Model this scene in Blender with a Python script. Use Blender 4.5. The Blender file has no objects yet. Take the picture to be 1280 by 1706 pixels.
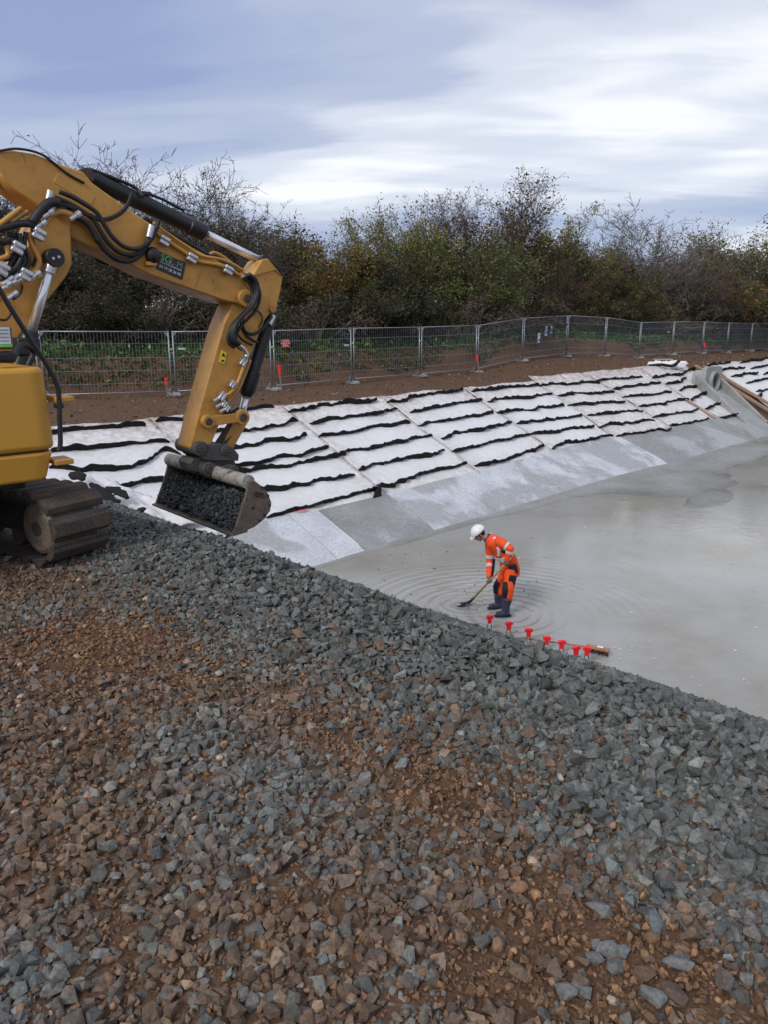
import bpy, bmesh, math, random
import numpy as np
from mathutils import Vector, Matrix

# ------------------------------------------------------------------ camera
PITCH = math.radians(14.1); FOC = 1280.0; EYE = np.array([0, 0, 1.65])
scene = bpy.context.scene
COL = scene.collection
cam_d = bpy.data.cameras.new('camera'); cam = bpy.data.objects.new('camera', cam_d); COL.objects.link(cam)
cam.location = EYE; cam.rotation_euler = (math.pi/2 - PITCH, 0, 0)
cam_d.sensor_fit = 'VERTICAL'; cam_d.sensor_height = 36; cam_d.lens = 36*FOC/1706
cam_d.clip_start = 0.05; cam_d.clip_end = 3000
scene.camera = cam

# ------------------------------------------------------------------ light, sky, exposure
SUN_EL, SUN_AZ = math.radians(38), math.radians(215)      # azimuth clockwise from +Y
world = bpy.data.worlds.new('World'); scene.world = world; world.use_nodes = True
def make_world():
    nt = world.node_tree; N = nt.nodes; L = nt.links
    for n in list(N): N.remove(n)
    out = N.new('ShaderNodeOutputWorld'); bg = N.new('ShaderNodeBackground')
    bg.inputs['Strength'].default_value = 0.1
    sky = N.new('ShaderNodeTexSky'); sky.sky_type = 'NISHITA'; sky.sun_disc = False
    sky.sun_elevation = SUN_EL; sky.sun_rotation = SUN_AZ
    tc = N.new('ShaderNodeTexCoord'); sep = N.new('ShaderNodeSeparateXYZ'); L.new(tc.outputs['Generated'], sep.inputs[0])
    def math_(op, a, b=None, clamp=False):
        m = N.new('ShaderNodeMath'); m.operation = op; m.use_clamp = clamp
        for i, v in enumerate((a, b)):
            if v is None: continue
            if isinstance(v, (int, float)): m.inputs[i].default_value = v
            else: L.new(v, m.inputs[i])
        return m.outputs[0]
    zc = math_('ADD', math_('MAXIMUM', sep.outputs[2], 0.0), 0.16)
    u = math_('DIVIDE', sep.outputs[0], zc); v = math_('DIVIDE', sep.outputs[1], zc)
    comb = N.new('ShaderNodeCombineXYZ'); L.new(u, comb.inputs[0]); L.new(v, comb.inputs[1])
    def noise(scale, detail, rough, dist, rot, sc, loc):
        mp = N.new('ShaderNodeMapping'); L.new(comb.outputs[0], mp.inputs[0])
        mp.inputs['Rotation'].default_value = (0, 0, rot); mp.inputs['Scale'].default_value = sc; mp.inputs['Location'].default_value = loc
        n = N.new('ShaderNodeTexNoise'); n.inputs['Scale'].default_value = scale; n.inputs['Detail'].default_value = detail
        n.inputs['Roughness'].default_value = rough; n.inputs['Distortion'].default_value = dist
        L.new(mp.outputs[0], n.inputs['Vector']); return n.outputs['Fac']
    n1 = noise(0.62, 5, 0.48, 0.35, 0.35, (0.75, 1.25, 1), CLOUD_LOC)
    n2 = noise(1.5, 5, 0.5, 0.5, 0.5, (0.45, 1.5, 1), (7.3, 2.2, 0))
    nn = math_('ADD', math_('MULTIPLY', n1, 0.68), math_('MULTIPLY', n2, 0.32))
    ramp = N.new('ShaderNodeValToRGB'); L.new(nn, ramp.inputs[0]); ramp.color_ramp.interpolation = 'EASE'
    e = ramp.color_ramp.elements
    stops = [(0.36, (2.5, 3.1, 5.1)), (0.43, (3.2, 3.8, 5.5)), (0.49, (4.0, 4.5, 5.9)), (0.54, (5.8, 6.2, 7.1)), (0.61, (8.2, 8.3, 8.6)), (0.74, (4.8, 5.2, 6.4))]
    e[0].position, e[1].position = stops[0][0], stops[-1][0]
    for i, (p, c) in enumerate(stops):
        el = e[0] if i == 0 else (e[len(e)-1] if i == len(stops)-1 else e.new(p))
        el.color = (*[x/10 for x in c], 1)
    mul = N.new('ShaderNodeVectorMath'); mul.operation = 'SCALE'; L.new(ramp.outputs[0], mul.inputs[0]); mul.inputs['Scale'].default_value = 10.0
    mix = N.new('ShaderNodeMix'); mix.data_type = 'RGBA'; mix.inputs[0].default_value = 0.9
    L.new(sky.outputs[0], mix.inputs[6]); L.new(mul.outputs[0], mix.inputs[7])
    L.new(mix.outputs[2], bg.inputs['Color']); L.new(bg.outputs[0], out.inputs['Surface'])
CLOUD_LOC = (6.1, 0.3, 0)
make_world()
sun_d = bpy.data.lights.new('sun', 'SUN'); sun = bpy.data.objects.new('sun', sun_d); COL.objects.link(sun)
sun_d.energy = 1.5; sun_d.angle = math.radians(14); sun_d.color = (1.0, 0.96, 0.9)
_sd = Vector((math.sin(SUN_AZ)*math.cos(SUN_EL), math.cos(SUN_AZ)*math.cos(SUN_EL), math.sin(SUN_EL)))
sun.rotation_euler = (-_sd).to_track_quat('-Z', 'Y').to_euler()
scene.view_settings.view_transform = 'Standard'; scene.view_settings.look = 'None'
scene.view_settings.exposure = 0.35; scene.view_settings.gamma = 1.0; scene.view_settings.use_curve_mapping = False

# ------------------------------------------------------------------ helpers: geometry of the view (to read positions off the site)
_fw = np.array([0, math.cos(PITCH), -math.sin(PITCH)]); _up = np.array([0, math.sin(PITCH), math.cos(PITCH)])
def ray(px, py): return _fw + np.array([(px-640)/FOC, 0, 0]) + (853-py)/FOC*_up
def at_z(px, py, z):
    d = ray(px, py); return EYE + d*((z-EYE[2])/d[2])
def at_y(px, py, y):
    d = ray(px, py); return EYE + d*(y/d[1])
def at_plane(px, py, p0, n):
    d = ray(px, py); n = np.array(n, float); return EYE + d*(np.dot(np.array(p0)-EYE, n)/np.dot(d, n))
def project(P):
    v = np.asarray(P) - EYE; z = v@_fw
    return 640+FOC*v[..., 0]/z, 853-FOC*(v@_up)/z, z

# ------------------------------------------------------------------ helpers: materials
def lin(c):
    return tuple(((x/255)/12.92 if x/255 <= 0.04045 else ((x/255+0.055)/1.055)**2.4) for x in c)
class NT:
    def __init__(s, name):
        s.m = bpy.data.materials.new(name); s.m.use_nodes = True; s.t = s.m.node_tree; s.N = s.t.nodes; s.L = s.t.links
        s.b = s.N['Principled BSDF']; s.out = s.N['Material Output']
    def put(s, inp, v):
        if hasattr(v, 'is_linked') or hasattr(v, 'links'): s.L.new(v, inp)
        elif isinstance(v, (tuple, list)): inp.default_value = (*v, 1) if (inp.type == 'RGBA' and len(v) == 3) else v
        else: inp.default_value = v
    def coord(s, kind='Object'):
        return s.N.new('ShaderNodeTexCoord').outputs[kind] if kind != 'World' else s.N.new('ShaderNodeNewGeometry').outputs['Position']
    def noise(s, scale, detail=4, rough=0.55, dist=0.0, co='Object', sc=None, rot=None):
        n = s.N.new('ShaderNodeTexNoise'); c = s.coord(co) if isinstance(co, str) else co
        if sc or rot:
            mp = s.N.new('ShaderNodeMapping'); s.L.new(c, mp.inputs[0]); c = mp.outputs[0]
            if sc: mp.inputs['Scale'].default_value = sc
            if rot: mp.inputs['Rotation'].default_value = rot
        s.L.new(c, n.inputs['Vector'])
        n.inputs['Scale'].default_value = scale; n.inputs['Detail'].default_value = detail; n.inputs['Roughness'].default_value = rough; n.inputs['Distortion'].default_value = dist
        return n.outputs['Fac']
    def voronoi(s, scale, co='Object', out='Distance', feature='F1'):
        n = s.N.new('ShaderNodeTexVoronoi'); n.feature = feature; n.inputs['Scale'].default_value = scale
        s.L.new(s.coord(co), n.inputs['Vector']); return n.outputs[out]
    def ramp(s, fac, stops):
        r = s.N.new('ShaderNodeValToRGB'); s.put(r.inputs[0], fac); e = r.color_ramp.elements
        e[0].position, e[1].position = stops[0][0], stops[-1][0]
        for i, (p, c) in enumerate(stops):
            el = e[0] if i == 0 else (e[len(e)-1] if i == len(stops)-1 else e.new(p))
            el.color = (c, c, c, 1) if isinstance(c, (int, float)) else (*c, 1)
        return r.outputs[0]
    def mix(s, fac, a, b, mode='MIX'):
        m = s.N.new('ShaderNodeMix'); m.data_type = 'RGBA'; m.blend_type = mode
        s.put(m.inputs[0], fac); s.put(m.inputs[6], a); s.put(m.inputs[7], b); return m.outputs[2]
    def math(s, op, a, b=0.0, clamp=False):
        m = s.N.new('ShaderNodeMath'); m.operation = op; m.use_clamp = clamp; s.put(m.inputs[0], a); s.put(m.inputs[1], b); return m.outputs[0]
    def attr(s, name):
        a = s.N.new('ShaderNodeAttribute'); a.attribute_name = name; return a.outputs['Color']
    def bump(s, h, strength=0.3, dist=0.01):
        b = s.N.new('ShaderNodeBump'); b.inputs['Strength'].default_value = strength; b.inputs['Distance'].default_value = dist
        s.put(b.inputs['Height'], h); s.L.new(b.outputs[0], s.b.inputs['Normal'])
    def set(s, color=None, rough=None, metal=None, spec=None):
        if color is not None: s.put(s.b.inputs['Base Color'], color)
        if rough is not None: s.put(s.b.inputs['Roughness'], rough)
        if metal is not None: s.put(s.b.inputs['Metallic'], metal)
        if spec is not None: s.put(s.b.inputs['Specular IOR Level'], spec)
        return s.m
def simple(name, color, rough=0.6, metal=0.0, var=0.25, scale=6.0, bump=0.15, dist=0.004, bscale=60.0):
    t = NT(name); c = t.ramp(t.noise(scale, 5), [(0.3, tuple(x*(1-var) for x in color)), (0.7, tuple(min(1, x*(1+var)) for x in color))])
    t.set(c, t.ramp(t.noise(scale*2.3, 4), [(0.3, max(0, rough-0.1)), (0.7, min(1, rough+0.1))]), metal)
    if bump: t.bump(t.noise(bscale, 4), bump, dist)
    return t.m

# ------------------------------------------------------------------ helpers: mesh building
def nrm(v):
    v = np.asarray(v, float); l = np.linalg.norm(v); return v/l if l > 1e-12 else v
def smooth_path(pts, n=6):
    P = [np.asarray(p, float) for p in pts]; P = [2*P[0]-P[1]] + P + [2*P[-1]-P[-2]]; out = []
    for i in range(1, len(P)-2):
        for k in range(n):
            t = k/n; a, b, c, d = P[i-1], P[i], P[i+1], P[i+2]
            out.append(0.5*((2*b)+(-a+c)*t+(2*a-5*b+4*c-d)*t*t+(-a+3*b-3*c+d)*t**3))
    out.append(P[-2]); return out
class MB:
    def __init__(s): s.v = []; s.f = []
    def add(s, vs, fs):
        o = len(s.v); s.v += [tuple(map(float, v)) for v in vs]; s.f += [tuple(i+o for i in f) for f in fs]; return s
    def box(s, c, size, R=None):
        c = np.asarray(c, float); h = np.asarray(size, float)/2
        vs = [np.array([x, y, z])*h for x in (-1, 1) for y in (-1, 1) for z in (-1, 1)]
        if R is not None: vs = [np.asarray(R)@v for v in vs]
        return s.add([v+c for v in vs], [(0, 1, 3, 2), (4, 6, 7, 5), (0, 4, 5, 1), (2, 3, 7, 6), (0, 2, 6, 4), (1, 5, 7, 3)])
    def hexa(s, b, t):      # bottom loop, top loop (same count)
        n = len(b); return s.add(list(b)+list(t), [tuple(range(n))[::-1], tuple(range(n, 2*n))]+[(i, (i+1) % n, n+(i+1) % n, n+i) for i in range(n)])
    def prism(s, prof, y0, y1, yfun=None):   # prof in (x,z), extruded along y
        return s.hexa([(x, y0, z) for x, z in prof], [(x, y1, z) for x, z in prof])
    def tube(s, path, r, n=8, caps=True, up=None, flat=1.0):
        P = [np.asarray(p, float) for p in path]; m = len(P); R = r if hasattr(r, '__len__') else [r]*m
        T = [nrm(P[min(i+1, m-1)]-P[max(i-1, 0)]) for i in range(m)]
        a = np.array(up, float) if up is not None else (np.array([0, 0, 1.]) if abs(T[0][2]) < 0.9 else np.array([1., 0, 0]))
        vs = []; 
        for i in range(m):
            a = nrm(a - T[i]*np.dot(a, T[i])); b = np.cross(T[i], a)
            rr = R[i] if hasattr(R[i], '__len__') else (R[i], R[i]*flat)
            for k in range(n):
                th = 2*math.pi*k/n; vs.append(P[i]+a*math.cos(th)*rr[0]+b*math.sin(th)*rr[1])
        fs = [(i*n+k, i*n+(k+1) % n, (i+1)*n+(k+1) % n, (i+1)*n+k) for i in range(m-1) for k in range(n)]
        if caps: fs += [tuple(range(n))[::-1], tuple((m-1)*n+k for k in range(n))]
        return s.add(vs, fs)
    def cyl(s, p0, p1, r, n=16, r1=None): return s.tube([p0, p1], [r, r if r1 is None else r1], n)
    def ell(s, c, rad, R=None, nu=12, nv=8):
        c = np.asarray(c, float); vs = []; R = np.eye(3) if R is None else np.asarray(R)
        for j in range(1, nv):
            ph = math.pi*j/nv
            for k in range(nu):
                th = 2*math.pi*k/nu; vs.append(c+R@(np.array([math.sin(ph)*math.cos(th), math.sin(ph)*math.sin(th), math.cos(ph)])*np.asarray(rad, float)))
        fs = [(j*nu+k, (j+1)*nu+k, (j+1)*nu+(k+1) % nu, j*nu+(k+1) % nu) for j in range(nv-2) for k in range(nu)]
        t = len(vs); vs.append(c+R@np.array([0, 0, rad[2]])); vs.append(c-R@np.array([0, 0, rad[2]]))
        fs += [(t, k, (k+1) % nu) for k in range(nu)] + [(t+1, (nv-2)*nu+(k+1) % nu, (nv-2)*nu+k) for k in range(nu)]
        return s.add(vs, fs)
    def build(s, name, mat, parent=None, smooth=False, bevel=0, seg=2, autosmooth=None):
        me = bpy.data.meshes.new(name); me.from_pydata(s.v, [], s.f)
        bm = bmesh.new(); bm.from_mesh(me); bmesh.ops.recalc_face_normals(bm, faces=bm.faces); bm.to_mesh(me); bm.free()
        me.materials.append(mat)
        o = bpy.data.objects.new(name, me); COL.objects.link(o)
        if parent is not None: o.parent = parent
        if smooth: me.polygons.foreach_set('use_smooth', [True]*len(me.polygons))
        if autosmooth:
            me.polygons.foreach_set('use_smooth', [True]*len(me.polygons)); me.set_sharp_from_angle(angle=math.radians(autosmooth))
        if bevel:
            m = o.modifiers.new('bevel', 'BEVEL'); m.width = bevel; m.segments = seg; m.limit_method = 'ANGLE'; m.angle_limit = math.radians(35)
            if not smooth and not autosmooth:
                me.polygons.foreach_set('use_smooth', [True]*len(me.polygons)); me.set_sharp_from_angle(angle=math.radians(50)); m.harden_normals = False
        return o
def tag(o, label=None, cat=None, group=None, kind=None):
    if label: o['label'] = label
    if cat: o['category'] = cat
    if group: o['group'] = group
    if kind: o['kind'] = kind
    return o
def empty(name, loc=(0, 0, 0), rz=0):
    o = bpy.data.objects.new(name, None); COL.objects.link(o); o.location = loc; o.rotation_euler = (0, 0, rz); o.empty_display_size = 0.2; return o
def raw_mesh(name, V, Fc, mat, colors=None, parent=None, smooth=False):   # numpy arrays, all faces with equal side count
    me = bpy.data.meshes.new(name); k = Fc.shape[1]
    me.vertices.add(len(V)); me.vertices.foreach_set('co', np.ascontiguousarray(V, dtype=np.float32).ravel())
    me.loops.add(Fc.size); me.loops.foreach_set('vertex_index', np.ascontiguousarray(Fc, dtype=np.int32).ravel())
    me.polygons.add(len(Fc)); me.polygons.foreach_set('loop_start', np.arange(0, Fc.size, k, dtype=np.int32))
    me.polygons.foreach_set('loop_total', np.full(len(Fc), k, dtype=np.int32))
    me.polygons.foreach_set('use_smooth', np.full(len(Fc), smooth))
    if colors is not None:
        a = me.color_attributes.new('tint', 'FLOAT_COLOR', 'POINT')
        a.data.foreach_set('color', np.ascontiguousarray(np.c_[colors, np.ones(len(colors))], dtype=np.float32).ravel())
    me.materials.append(mat); me.update(calc_edges=True); me.validate()
    o = bpy.data.objects.new(name, me); COL.objects.link(o)
    if parent is not None: o.parent = parent
    return o
def text_obj(name, body, size, mat, parent, M, extrude=0.0006, align='CENTER'):
    cu = bpy.data.curves.new(name, 'FONT'); cu.body = body; cu.size = size; cu.align_x = align; cu.align_y = 'CENTER'; cu.extrude = extrude
    t = bpy.data.objects.new(name, cu); COL.objects.link(t); dg = bpy.context.evaluated_depsgraph_get()
    me = bpy.data.meshes.new_from_object(t.evaluated_get(dg)); bpy.data.objects.remove(t); bpy.data.curves.remove(cu)
    me.transform(M); me.materials.clear(); me.materials.append(mat); me.name = name
    o = bpy.data.objects.new(name, me); COL.objects.link(o); o.parent = parent; return o

# lattice noise used for terrain and colour patches
_rs = np.random.RandomState(5); _lat = _rs.rand(256, 256)
def vnoise(x, y):
    x = np.asarray(x, float); y = np.asarray(y, float); xi = np.floor(x).astype(int); yi = np.floor(y).astype(int)
    fx = x-xi; fy = y-yi; fx = fx*fx*(3-2*fx); fy = fy*fy*(3-2*fy)
    g = lambda a, b: _lat[a % 256, b % 256]
    return (g(xi, yi)*(1-fx)+g(xi+1, yi)*fx)*(1-fy)+(g(xi, yi+1)*(1-fx)+g(xi+1, yi+1)*fx)*fy
def fbm(x, y, o=4):
    s = 0; a = 0.5; t = 0
    for i in range(o): s = s+a*vnoise(x*2**i+13.7*i, y*2**i+7.1*i); t += a; a *= 0.5
    return s/t
def sstep(a, b, x):
    t = np.clip((np.asarray(x, float)-a)/(b-a), 0, 1); return t*t*(3-2*t)
# ================================================================== TERRAIN
# site axes: q runs into the basin from the gravel bank, s runs from the camera side to the far slope
R2 = math.sqrt(0.5)
def qs(x, y): return (x+y)*R2, (y-x)*R2
def xy(q, s): return (q-s)*R2, (q+s)*R2
FLOOR = -3.4; S_TOE = 12.0; KS = 0.38; Q_CREST = 2.75; Q_TOE = 9.95; S_CREST = 18.6
FENCE_PX = [(72, 667, 23.6), (290, 660, 25.3), (455, 650, 27.5), (587, 638, 30.0), (701, 629, 32.6), (795, 620, 35.2), (871, 603, 37.9), (944, 594, 40.6),
            (1008, 593, 43.3), (1065, 597, 46.2), (1120, 592, 49.2), (1170, 589, 52.3), (1211, 588, 55.3), (1250, 586, 58.5), (1279, 584, 61.8)]
FENCE = [at_y(*p) for p in FENCE_PX]
_p0 = FENCE[0]; _dv = FENCE[1]-FENCE[0]
FENCE = [_p0-_dv*0.95] + FENCE + [FENCE[-1]+(FENCE[-1]-FENCE[-2])*1.1]
_fq = np.array([qs(p[0], p[1])[0] for p in FENCE]); _fs = np.array([qs(p[0], p[1])[1] for p in FENCE]); _fz = np.array([p[2] for p in FENCE])
def H(x, y, fine=True):
    x = np.asarray(x, float); y = np.asarray(y, float); q, s = qs(x, y)
    # near bank: plateau, gravel ridge, slope 1:2
    hc = 0.085*sstep(6.0, 4.6, s) - 0.02
    base = 2.12 + 0.18*sstep(-1, 3, s)
    wob = (fbm(s*0.9, q*0.9+3)-0.5)*0.35
    plateau = (fbm(x*1.3+5, y*1.3, 4)-0.5)*0.10*np.exp(-np.maximum(0, -q)/8)
    ridge = hc*sstep(base-0.25, Q_CREST-0.05, q+wob*0.6)
    slope_n = hc - 0.5*(q-Q_CREST-0.12) 
    t = np.clip((q-(Q_CREST-0.25))/0.9, 0, 1)
    near = np.where(q < Q_CREST-0.25, plateau+ridge, np.minimum(plateau*(1-t)+ridge, slope_n+0.09*(1-t)))
    near = near + (fbm(s*1.6+9, q*1.6, 3)-0.5)*0.09*sstep(2.0, 2.7, q)*sstep(9.9, 8, q)
    near = near + 0.13*np.exp(-((q-4.0)/0.5)**2-((s-6.1)/0.9)**2)
    # far side
    fs = np.interp(q, _fq, _fs); fz = np.interp(q, _fq, _fz)
    sl = FLOOR+KS*(s-S_TOE); u = np.clip((s-S_CREST)/(np.maximum(fs-S_CREST, 0.5)), 0, 1)
    path = (FLOOR+KS*(S_CREST-S_TOE))*(1-u)+fz*u + (fbm(x*2.2, y*2.2, 4)-0.5)*0.16*sstep(0, 0.25, u)
    r = s-fs; bh = np.interp(q, [10, 30, 45, 60, 90], [1.15, 1.1, 0.8, 0.65, 0.6])
    wb = (fbm(q*0.8, s*0.3+4, 3)-0.5)
    bank = bh*sstep(0.75+wb*0.6, 1.35+wb*0.8, r) + 0.16*np.clip(r-1.3, 0, 6)*(1+0.8*wb) + 0.02*np.clip(r-7, 0, 60) + (fbm(x*3, y*3, 3)-0.5)*0.18*sstep(0.6, 1.2, r)
    far = np.where(s < S_CREST, sl, path+bank)
    far = np.where(s < 0, np.maximum(FLOOR-0.12, -3.4+0.5*(-14-s)), far)
    end = -3.4+0.5*(q-80)
    z = np.maximum(np.maximum(near, far), np.maximum(FLOOR-0.12, end))
    return np.where((q > 95) | (s < -21), np.minimum(z, 0.4), z)

def grid_lines(segs):
    out = []
    for a, b, st in segs: out += list(np.arange(a, b-1e-6, st))
    return np.array(out+[segs[-1][1]])
def terrain():
    Q = grid_lines([(-400, -60, 40), (-60, -10, 5), (-10, -3, 0.7), (-3, 5, 0.075), (5, 12, 0.16), (12, 80, 0.5), (80, 100, 2), (100, 500, 40)])
    S = grid_lines([(-400, -60, 40), (-60, -20, 4), (-20, -4, 0.5), (-4, 8, 0.075), (8, 18, 0.25), (18, 28, 0.14), (28, 60, 1.6), (60, 500, 40)])
    qq, ss = np.meshgrid(Q, S, indexing='ij'); x, y = xy(qq, ss); z = H(x, y)
    nq, ns = len(Q), len(S); idx = np.arange(nq*ns).reshape(nq, ns)
    Fc = np.stack([idx[:-1, :-1], idx[1:, :-1], idx[1:, 1:], idx[:-1, 1:]], -1).reshape(-1, 4)
    t = NT('earth'); n1 = t.noise(0.9, 6, 0.6, co='World'); n2 = t.noise(14, 6, 0.65, co='World'); n3 = t.noise(70, 4, 0.6, co='World')
    c = t.ramp(n2, [(0.25, (0.050, 0.030, 0.019)), (0.5, (0.125, 0.069, 0.039)), (0.75, (0.22, 0.13, 0.074))])
    c = t.mix(t.ramp(n1, [(0.35, 0.0), (0.7, 0.6)]), c, (0.105, 0.060, 0.038))
    c = t.mix(t.ramp(n3, [(0.55, 0.0), (0.75, 0.35)]), c, (0.20, 0.135, 0.09))
    t.set(c, 0.92, spec=0.25); t.bump(t.math('ADD', n2, t.math('MULTIPLY', n3, 0.5)), 0.9, 0.03)
    o = raw_mesh('ground', np.stack([x, y, z], -1).reshape(-1, 3), Fc, t.m, smooth=True)
    tag(o, 'brown bare earth ground with the gravel bank, basin slopes and cut bank', kind='structure')
terrain()

# ---- basin floor (blinding concrete) and the film of muddy water on it
RIP = at_z(840, 1022, FLOOR); RIP2 = at_z(775, 1006, FLOOR)
def floor_and_water():
    t = NT('wet_concrete'); n = t.noise(0.7, 6, 0.6, co='World'); n2 = t.noise(9, 5, co='World')
    c = t.ramp(n, [(0.3, (0.20, 0.195, 0.175)), (0.7, (0.33, 0.325, 0.31))]); c = t.mix(0.25, c, t.ramp(n2, [(0.3, (0.15, 0.145, 0.13)), (0.7, (0.4, 0.4, 0.38))]))
    sp = t.N.new('ShaderNodeSeparateXYZ'); t.L.new(t.coord('World'), sp.inputs[0]); wet = t.math('MULTIPLY', t.math('ADD', sp.outputs[2], -(FLOOR-0.012)), 30.0, True); wet = t.math('ADD', wet, t.math('MULTIPLY', t.math('ADD', n, -0.5), 0.6), True)
    c = t.mix(wet, t.mix(1.0, c, (0.72, 0.70, 0.66), 'MULTIPLY'), c); t.set(c, t.ramp(wet, [(0.0, 0.12), (0.5, 0.4), (1.0, 0.65)])); t.bump(n2, 0.12, 0.01)
    Q = np.linspace(7.5, 80.5, 240); S = np.linspace(-14.5, 13, 110); qq, ss = np.meshgrid(Q, S, indexing='ij'); x, y = xy(qq, ss)
    z = FLOOR-0.03+0.0*x + 0.026*(fbm(x*0.22, y*0.22, 4)-0.5) + 0.016*(fbm(x*1.3, y*1.3, 4)-0.5)
    for px, py, rx, ry, h in [(1130, 800, 2.6, 1.6, 0.05), (960, 815, 2.0, 0.5, 0.045), (1215, 765, 2.2, 0.8, 0.05), (1060, 790, 3.0, 0.7, 0.05), (1250, 748, 3, 1.0, 0.05), (1180, 835, 1.6, 0.5, 0.03), (880, 843, 1.6, 0.25, 0.04), (770, 868, 1.8, 0.22, 0.04), (640, 905, 1.6, 0.25, 0.04)]:
        c0 = at_z(px, py, FLOOR); q0, s0 = qs(c0[0], c0[1]); z = z + h*np.exp(-((qq-q0)/rx)**2-((ss-s0)/ry)**2)
    z += 0.03*sstep(S_TOE-0.55, S_TOE, ss+0.3*(fbm(qq*0.7, ss*0.7)-0.5)*2)
    idx = np.arange(x.size).reshape(x.shape); Fc = np.stack([idx[:-1, :-1], idx[1:, :-1], idx[1:, 1:], idx[:-1, 1:]], -1).reshape(-1, 4)
    o = raw_mesh('basin_floor', np.stack([x, y, z], -1).reshape(-1, 3), Fc, t.m, smooth=True); tag(o, 'wet grey concrete floor of the basin', kind='structure')
    # water: real ripple relief round the worker's boots and the shovel
    t = NT('muddy_water'); n = t.noise(0.35, 5, 0.55, co='World'); n2 = t.noise(2.0, 5, 0.6, co='World')
    c = t.ramp(n, [(0.36, (0.30, 0.28, 0.235)), (0.6, (0.385, 0.375, 0.355))]); c = t.mix(t.ramp(n2, [(0.4, 0.0), (0.75, 0.35)]), c, (0.42, 0.41, 0.39))
    t.set(c, t.ramp(t.noise(0.5, 4, co='World'), [(0.4, 0.03), (0.75, 0.16)])); t.b.inputs['IOR'].default_value = 1.33
    h = t.math('ADD', t.noise(5, 3, 0.5, 0.6, co='World', sc=(1, 1, 1)), t.math('MULTIPLY', t.noise(22, 3, co='World'), 0.15))
    t.bump(h, 0.10, 0.03)
    Qf = grid_lines([(7.5, 9.4, 0.25), (9.4, 14.6, 0.038), (14.6, 30, 0.3), (30, 80.4, 1.2)]); Sf = grid_lines([(-14.4, -2, 0.6), (-2, 4.5, 0.2), (4.5, 11.2, 0.038), (11.2, 12.9, 0.2)])
    qq, ss = np.meshgrid(Qf, Sf, indexing='ij'); x, y = xy(qq, ss); z = np.full(x.shape, FLOOR-0.008)
    for (c0, A, wl, dec) in [(RIP, 0.010, 0.23, 1.7), (RIP2, 0.008, 0.16, 1.0)]:
        d = np.hypot(x-c0[0], y-c0[1]); ph = d*2*math.pi/wl + 1.6*fbm(x*1.1, y*1.1, 2)*2
        env = np.exp(-d/dec)*(0.35+1.1*fbm(x*1.6+3, y*1.6, 3))*sstep(3.6, 2.2, d)
        z = z + A*np.sin(ph)*env
    idx = np.arange(x.size).reshape(x.shape); Fc = np.stack([idx[:-1, :-1], idx[1:, :-1], idx[1:, 1:], idx[:-1, 1:]], -1).reshape(-1, 4)
    o = raw_mesh('water', np.stack([x, y, z], -1).reshape(-1, 3), Fc, t.m, smooth=True); tag(o, 'shallow muddy rainwater standing on the basin floor with ripples', kind='structure')
floor_and_water()
# ================================================================== GRAVEL
def hull_template(rng, npts, flat, rough=0.0):
    bm = bmesh.new()
    for i in range(npts):
        v = nrm(rng.normal(size=3))*(0.5*(0.82+0.3*rng.rand())); bm.verts.new((v[0], v[1]*(0.6+0.35*rng.rand()), v[2]*flat))
    r = bmesh.ops.convex_hull(bm, input=bm.verts)
    bmesh.ops.delete(bm, geom=[g for g in r['geom_interior'] if isinstance(g, bmesh.types.BMVert)], context='VERTS')
    bmesh.ops.triangulate(bm, faces=bm.faces); bmesh.ops.recalc_face_normals(bm, faces=bm.faces); bm.verts.index_update()
    V = np.array([v.co[:] for v in bm.verts]); Fc = np.array([[v.index for v in f.verts] for f in bm.faces]); bm.free(); return V, Fc
def pebble_template(rng):
    bm = bmesh.new(); bmesh.ops.create_icosphere(bm, subdivisions=1, radius=0.5); sc = np.array([1, 0.65+0.3*rng.rand(), 0.5+0.3*rng.rand()])
    V = np.array([v.co[:] for v in bm.verts])*sc*(0.93+0.14*rng.rand(len(bm.verts), 1)); Fc = np.array([[v.index for v in f.verts] for f in bm.faces]); bm.free(); return V, Fc
_rg = np.random.RandomState(11)
ROCKS = [hull_template(_rg, 11+_rg.randint(4), 0.5+0.35*_rg.rand()) for i in range(28)]
ROCKS_L = [hull_template(_rg, 8, 0.5+0.35*_rg.rand()) for i in range(24)]
CRUMBS = [hull_template(_rg, 7+_rg.randint(3), 0.8) for i in range(12)]
PEBBLES = [pebble_template(_rg) for i in range(8)]
def rand_rot(rng, n, tilt):
    a = rng.rand(n)*2*np.pi; b = rng.normal(size=n)*tilt; c = rng.normal(size=n)*tilt
    ca, sa, cb, sb, cc, sc = np.cos(a), np.sin(a), np.cos(b), np.sin(b), np.cos(c), np.sin(c); o = np.ones(n); z = np.zeros(n)
    Z = np.stack([ca, -sa, z, sa, ca, z, z, z, o], -1).reshape(-1, 3, 3); X = np.stack([o, z, z, z, cb, -sb, z, sb, cb], -1).reshape(-1, 3, 3); Y = np.stack([cc, z, sc, z, o, z, -sc, z, cc], -1).reshape(-1, 3, 3)
    return X@Y@Z
def scatter(templates, pos, size, colr, tilt, rng):
    VV = []; FF = []; CC = []; off = 0; which = rng.randint(len(templates), size=len(pos)); R = rand_rot(rng, len(pos), tilt)
    for k, (V, Fc) in enumerate(templates):
        m = np.where(which == k)[0]
        if not len(m): continue
        W = np.einsum('nij,vj->nvi', R[m], V)*size[m][:, None, None] + pos[m][:, None, :]
        VV.append(W.reshape(-1, 3)); FF.append((Fc[None]+(np.arange(len(m))*len(V))[:, None, None]+off).reshape(-1, 3)); off += len(m)*len(V)
        CC.append(np.repeat(colr[m], len(V), axis=0))
    return np.concatenate(VV), np.concatenate(FF), np.concatenate(CC)
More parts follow.
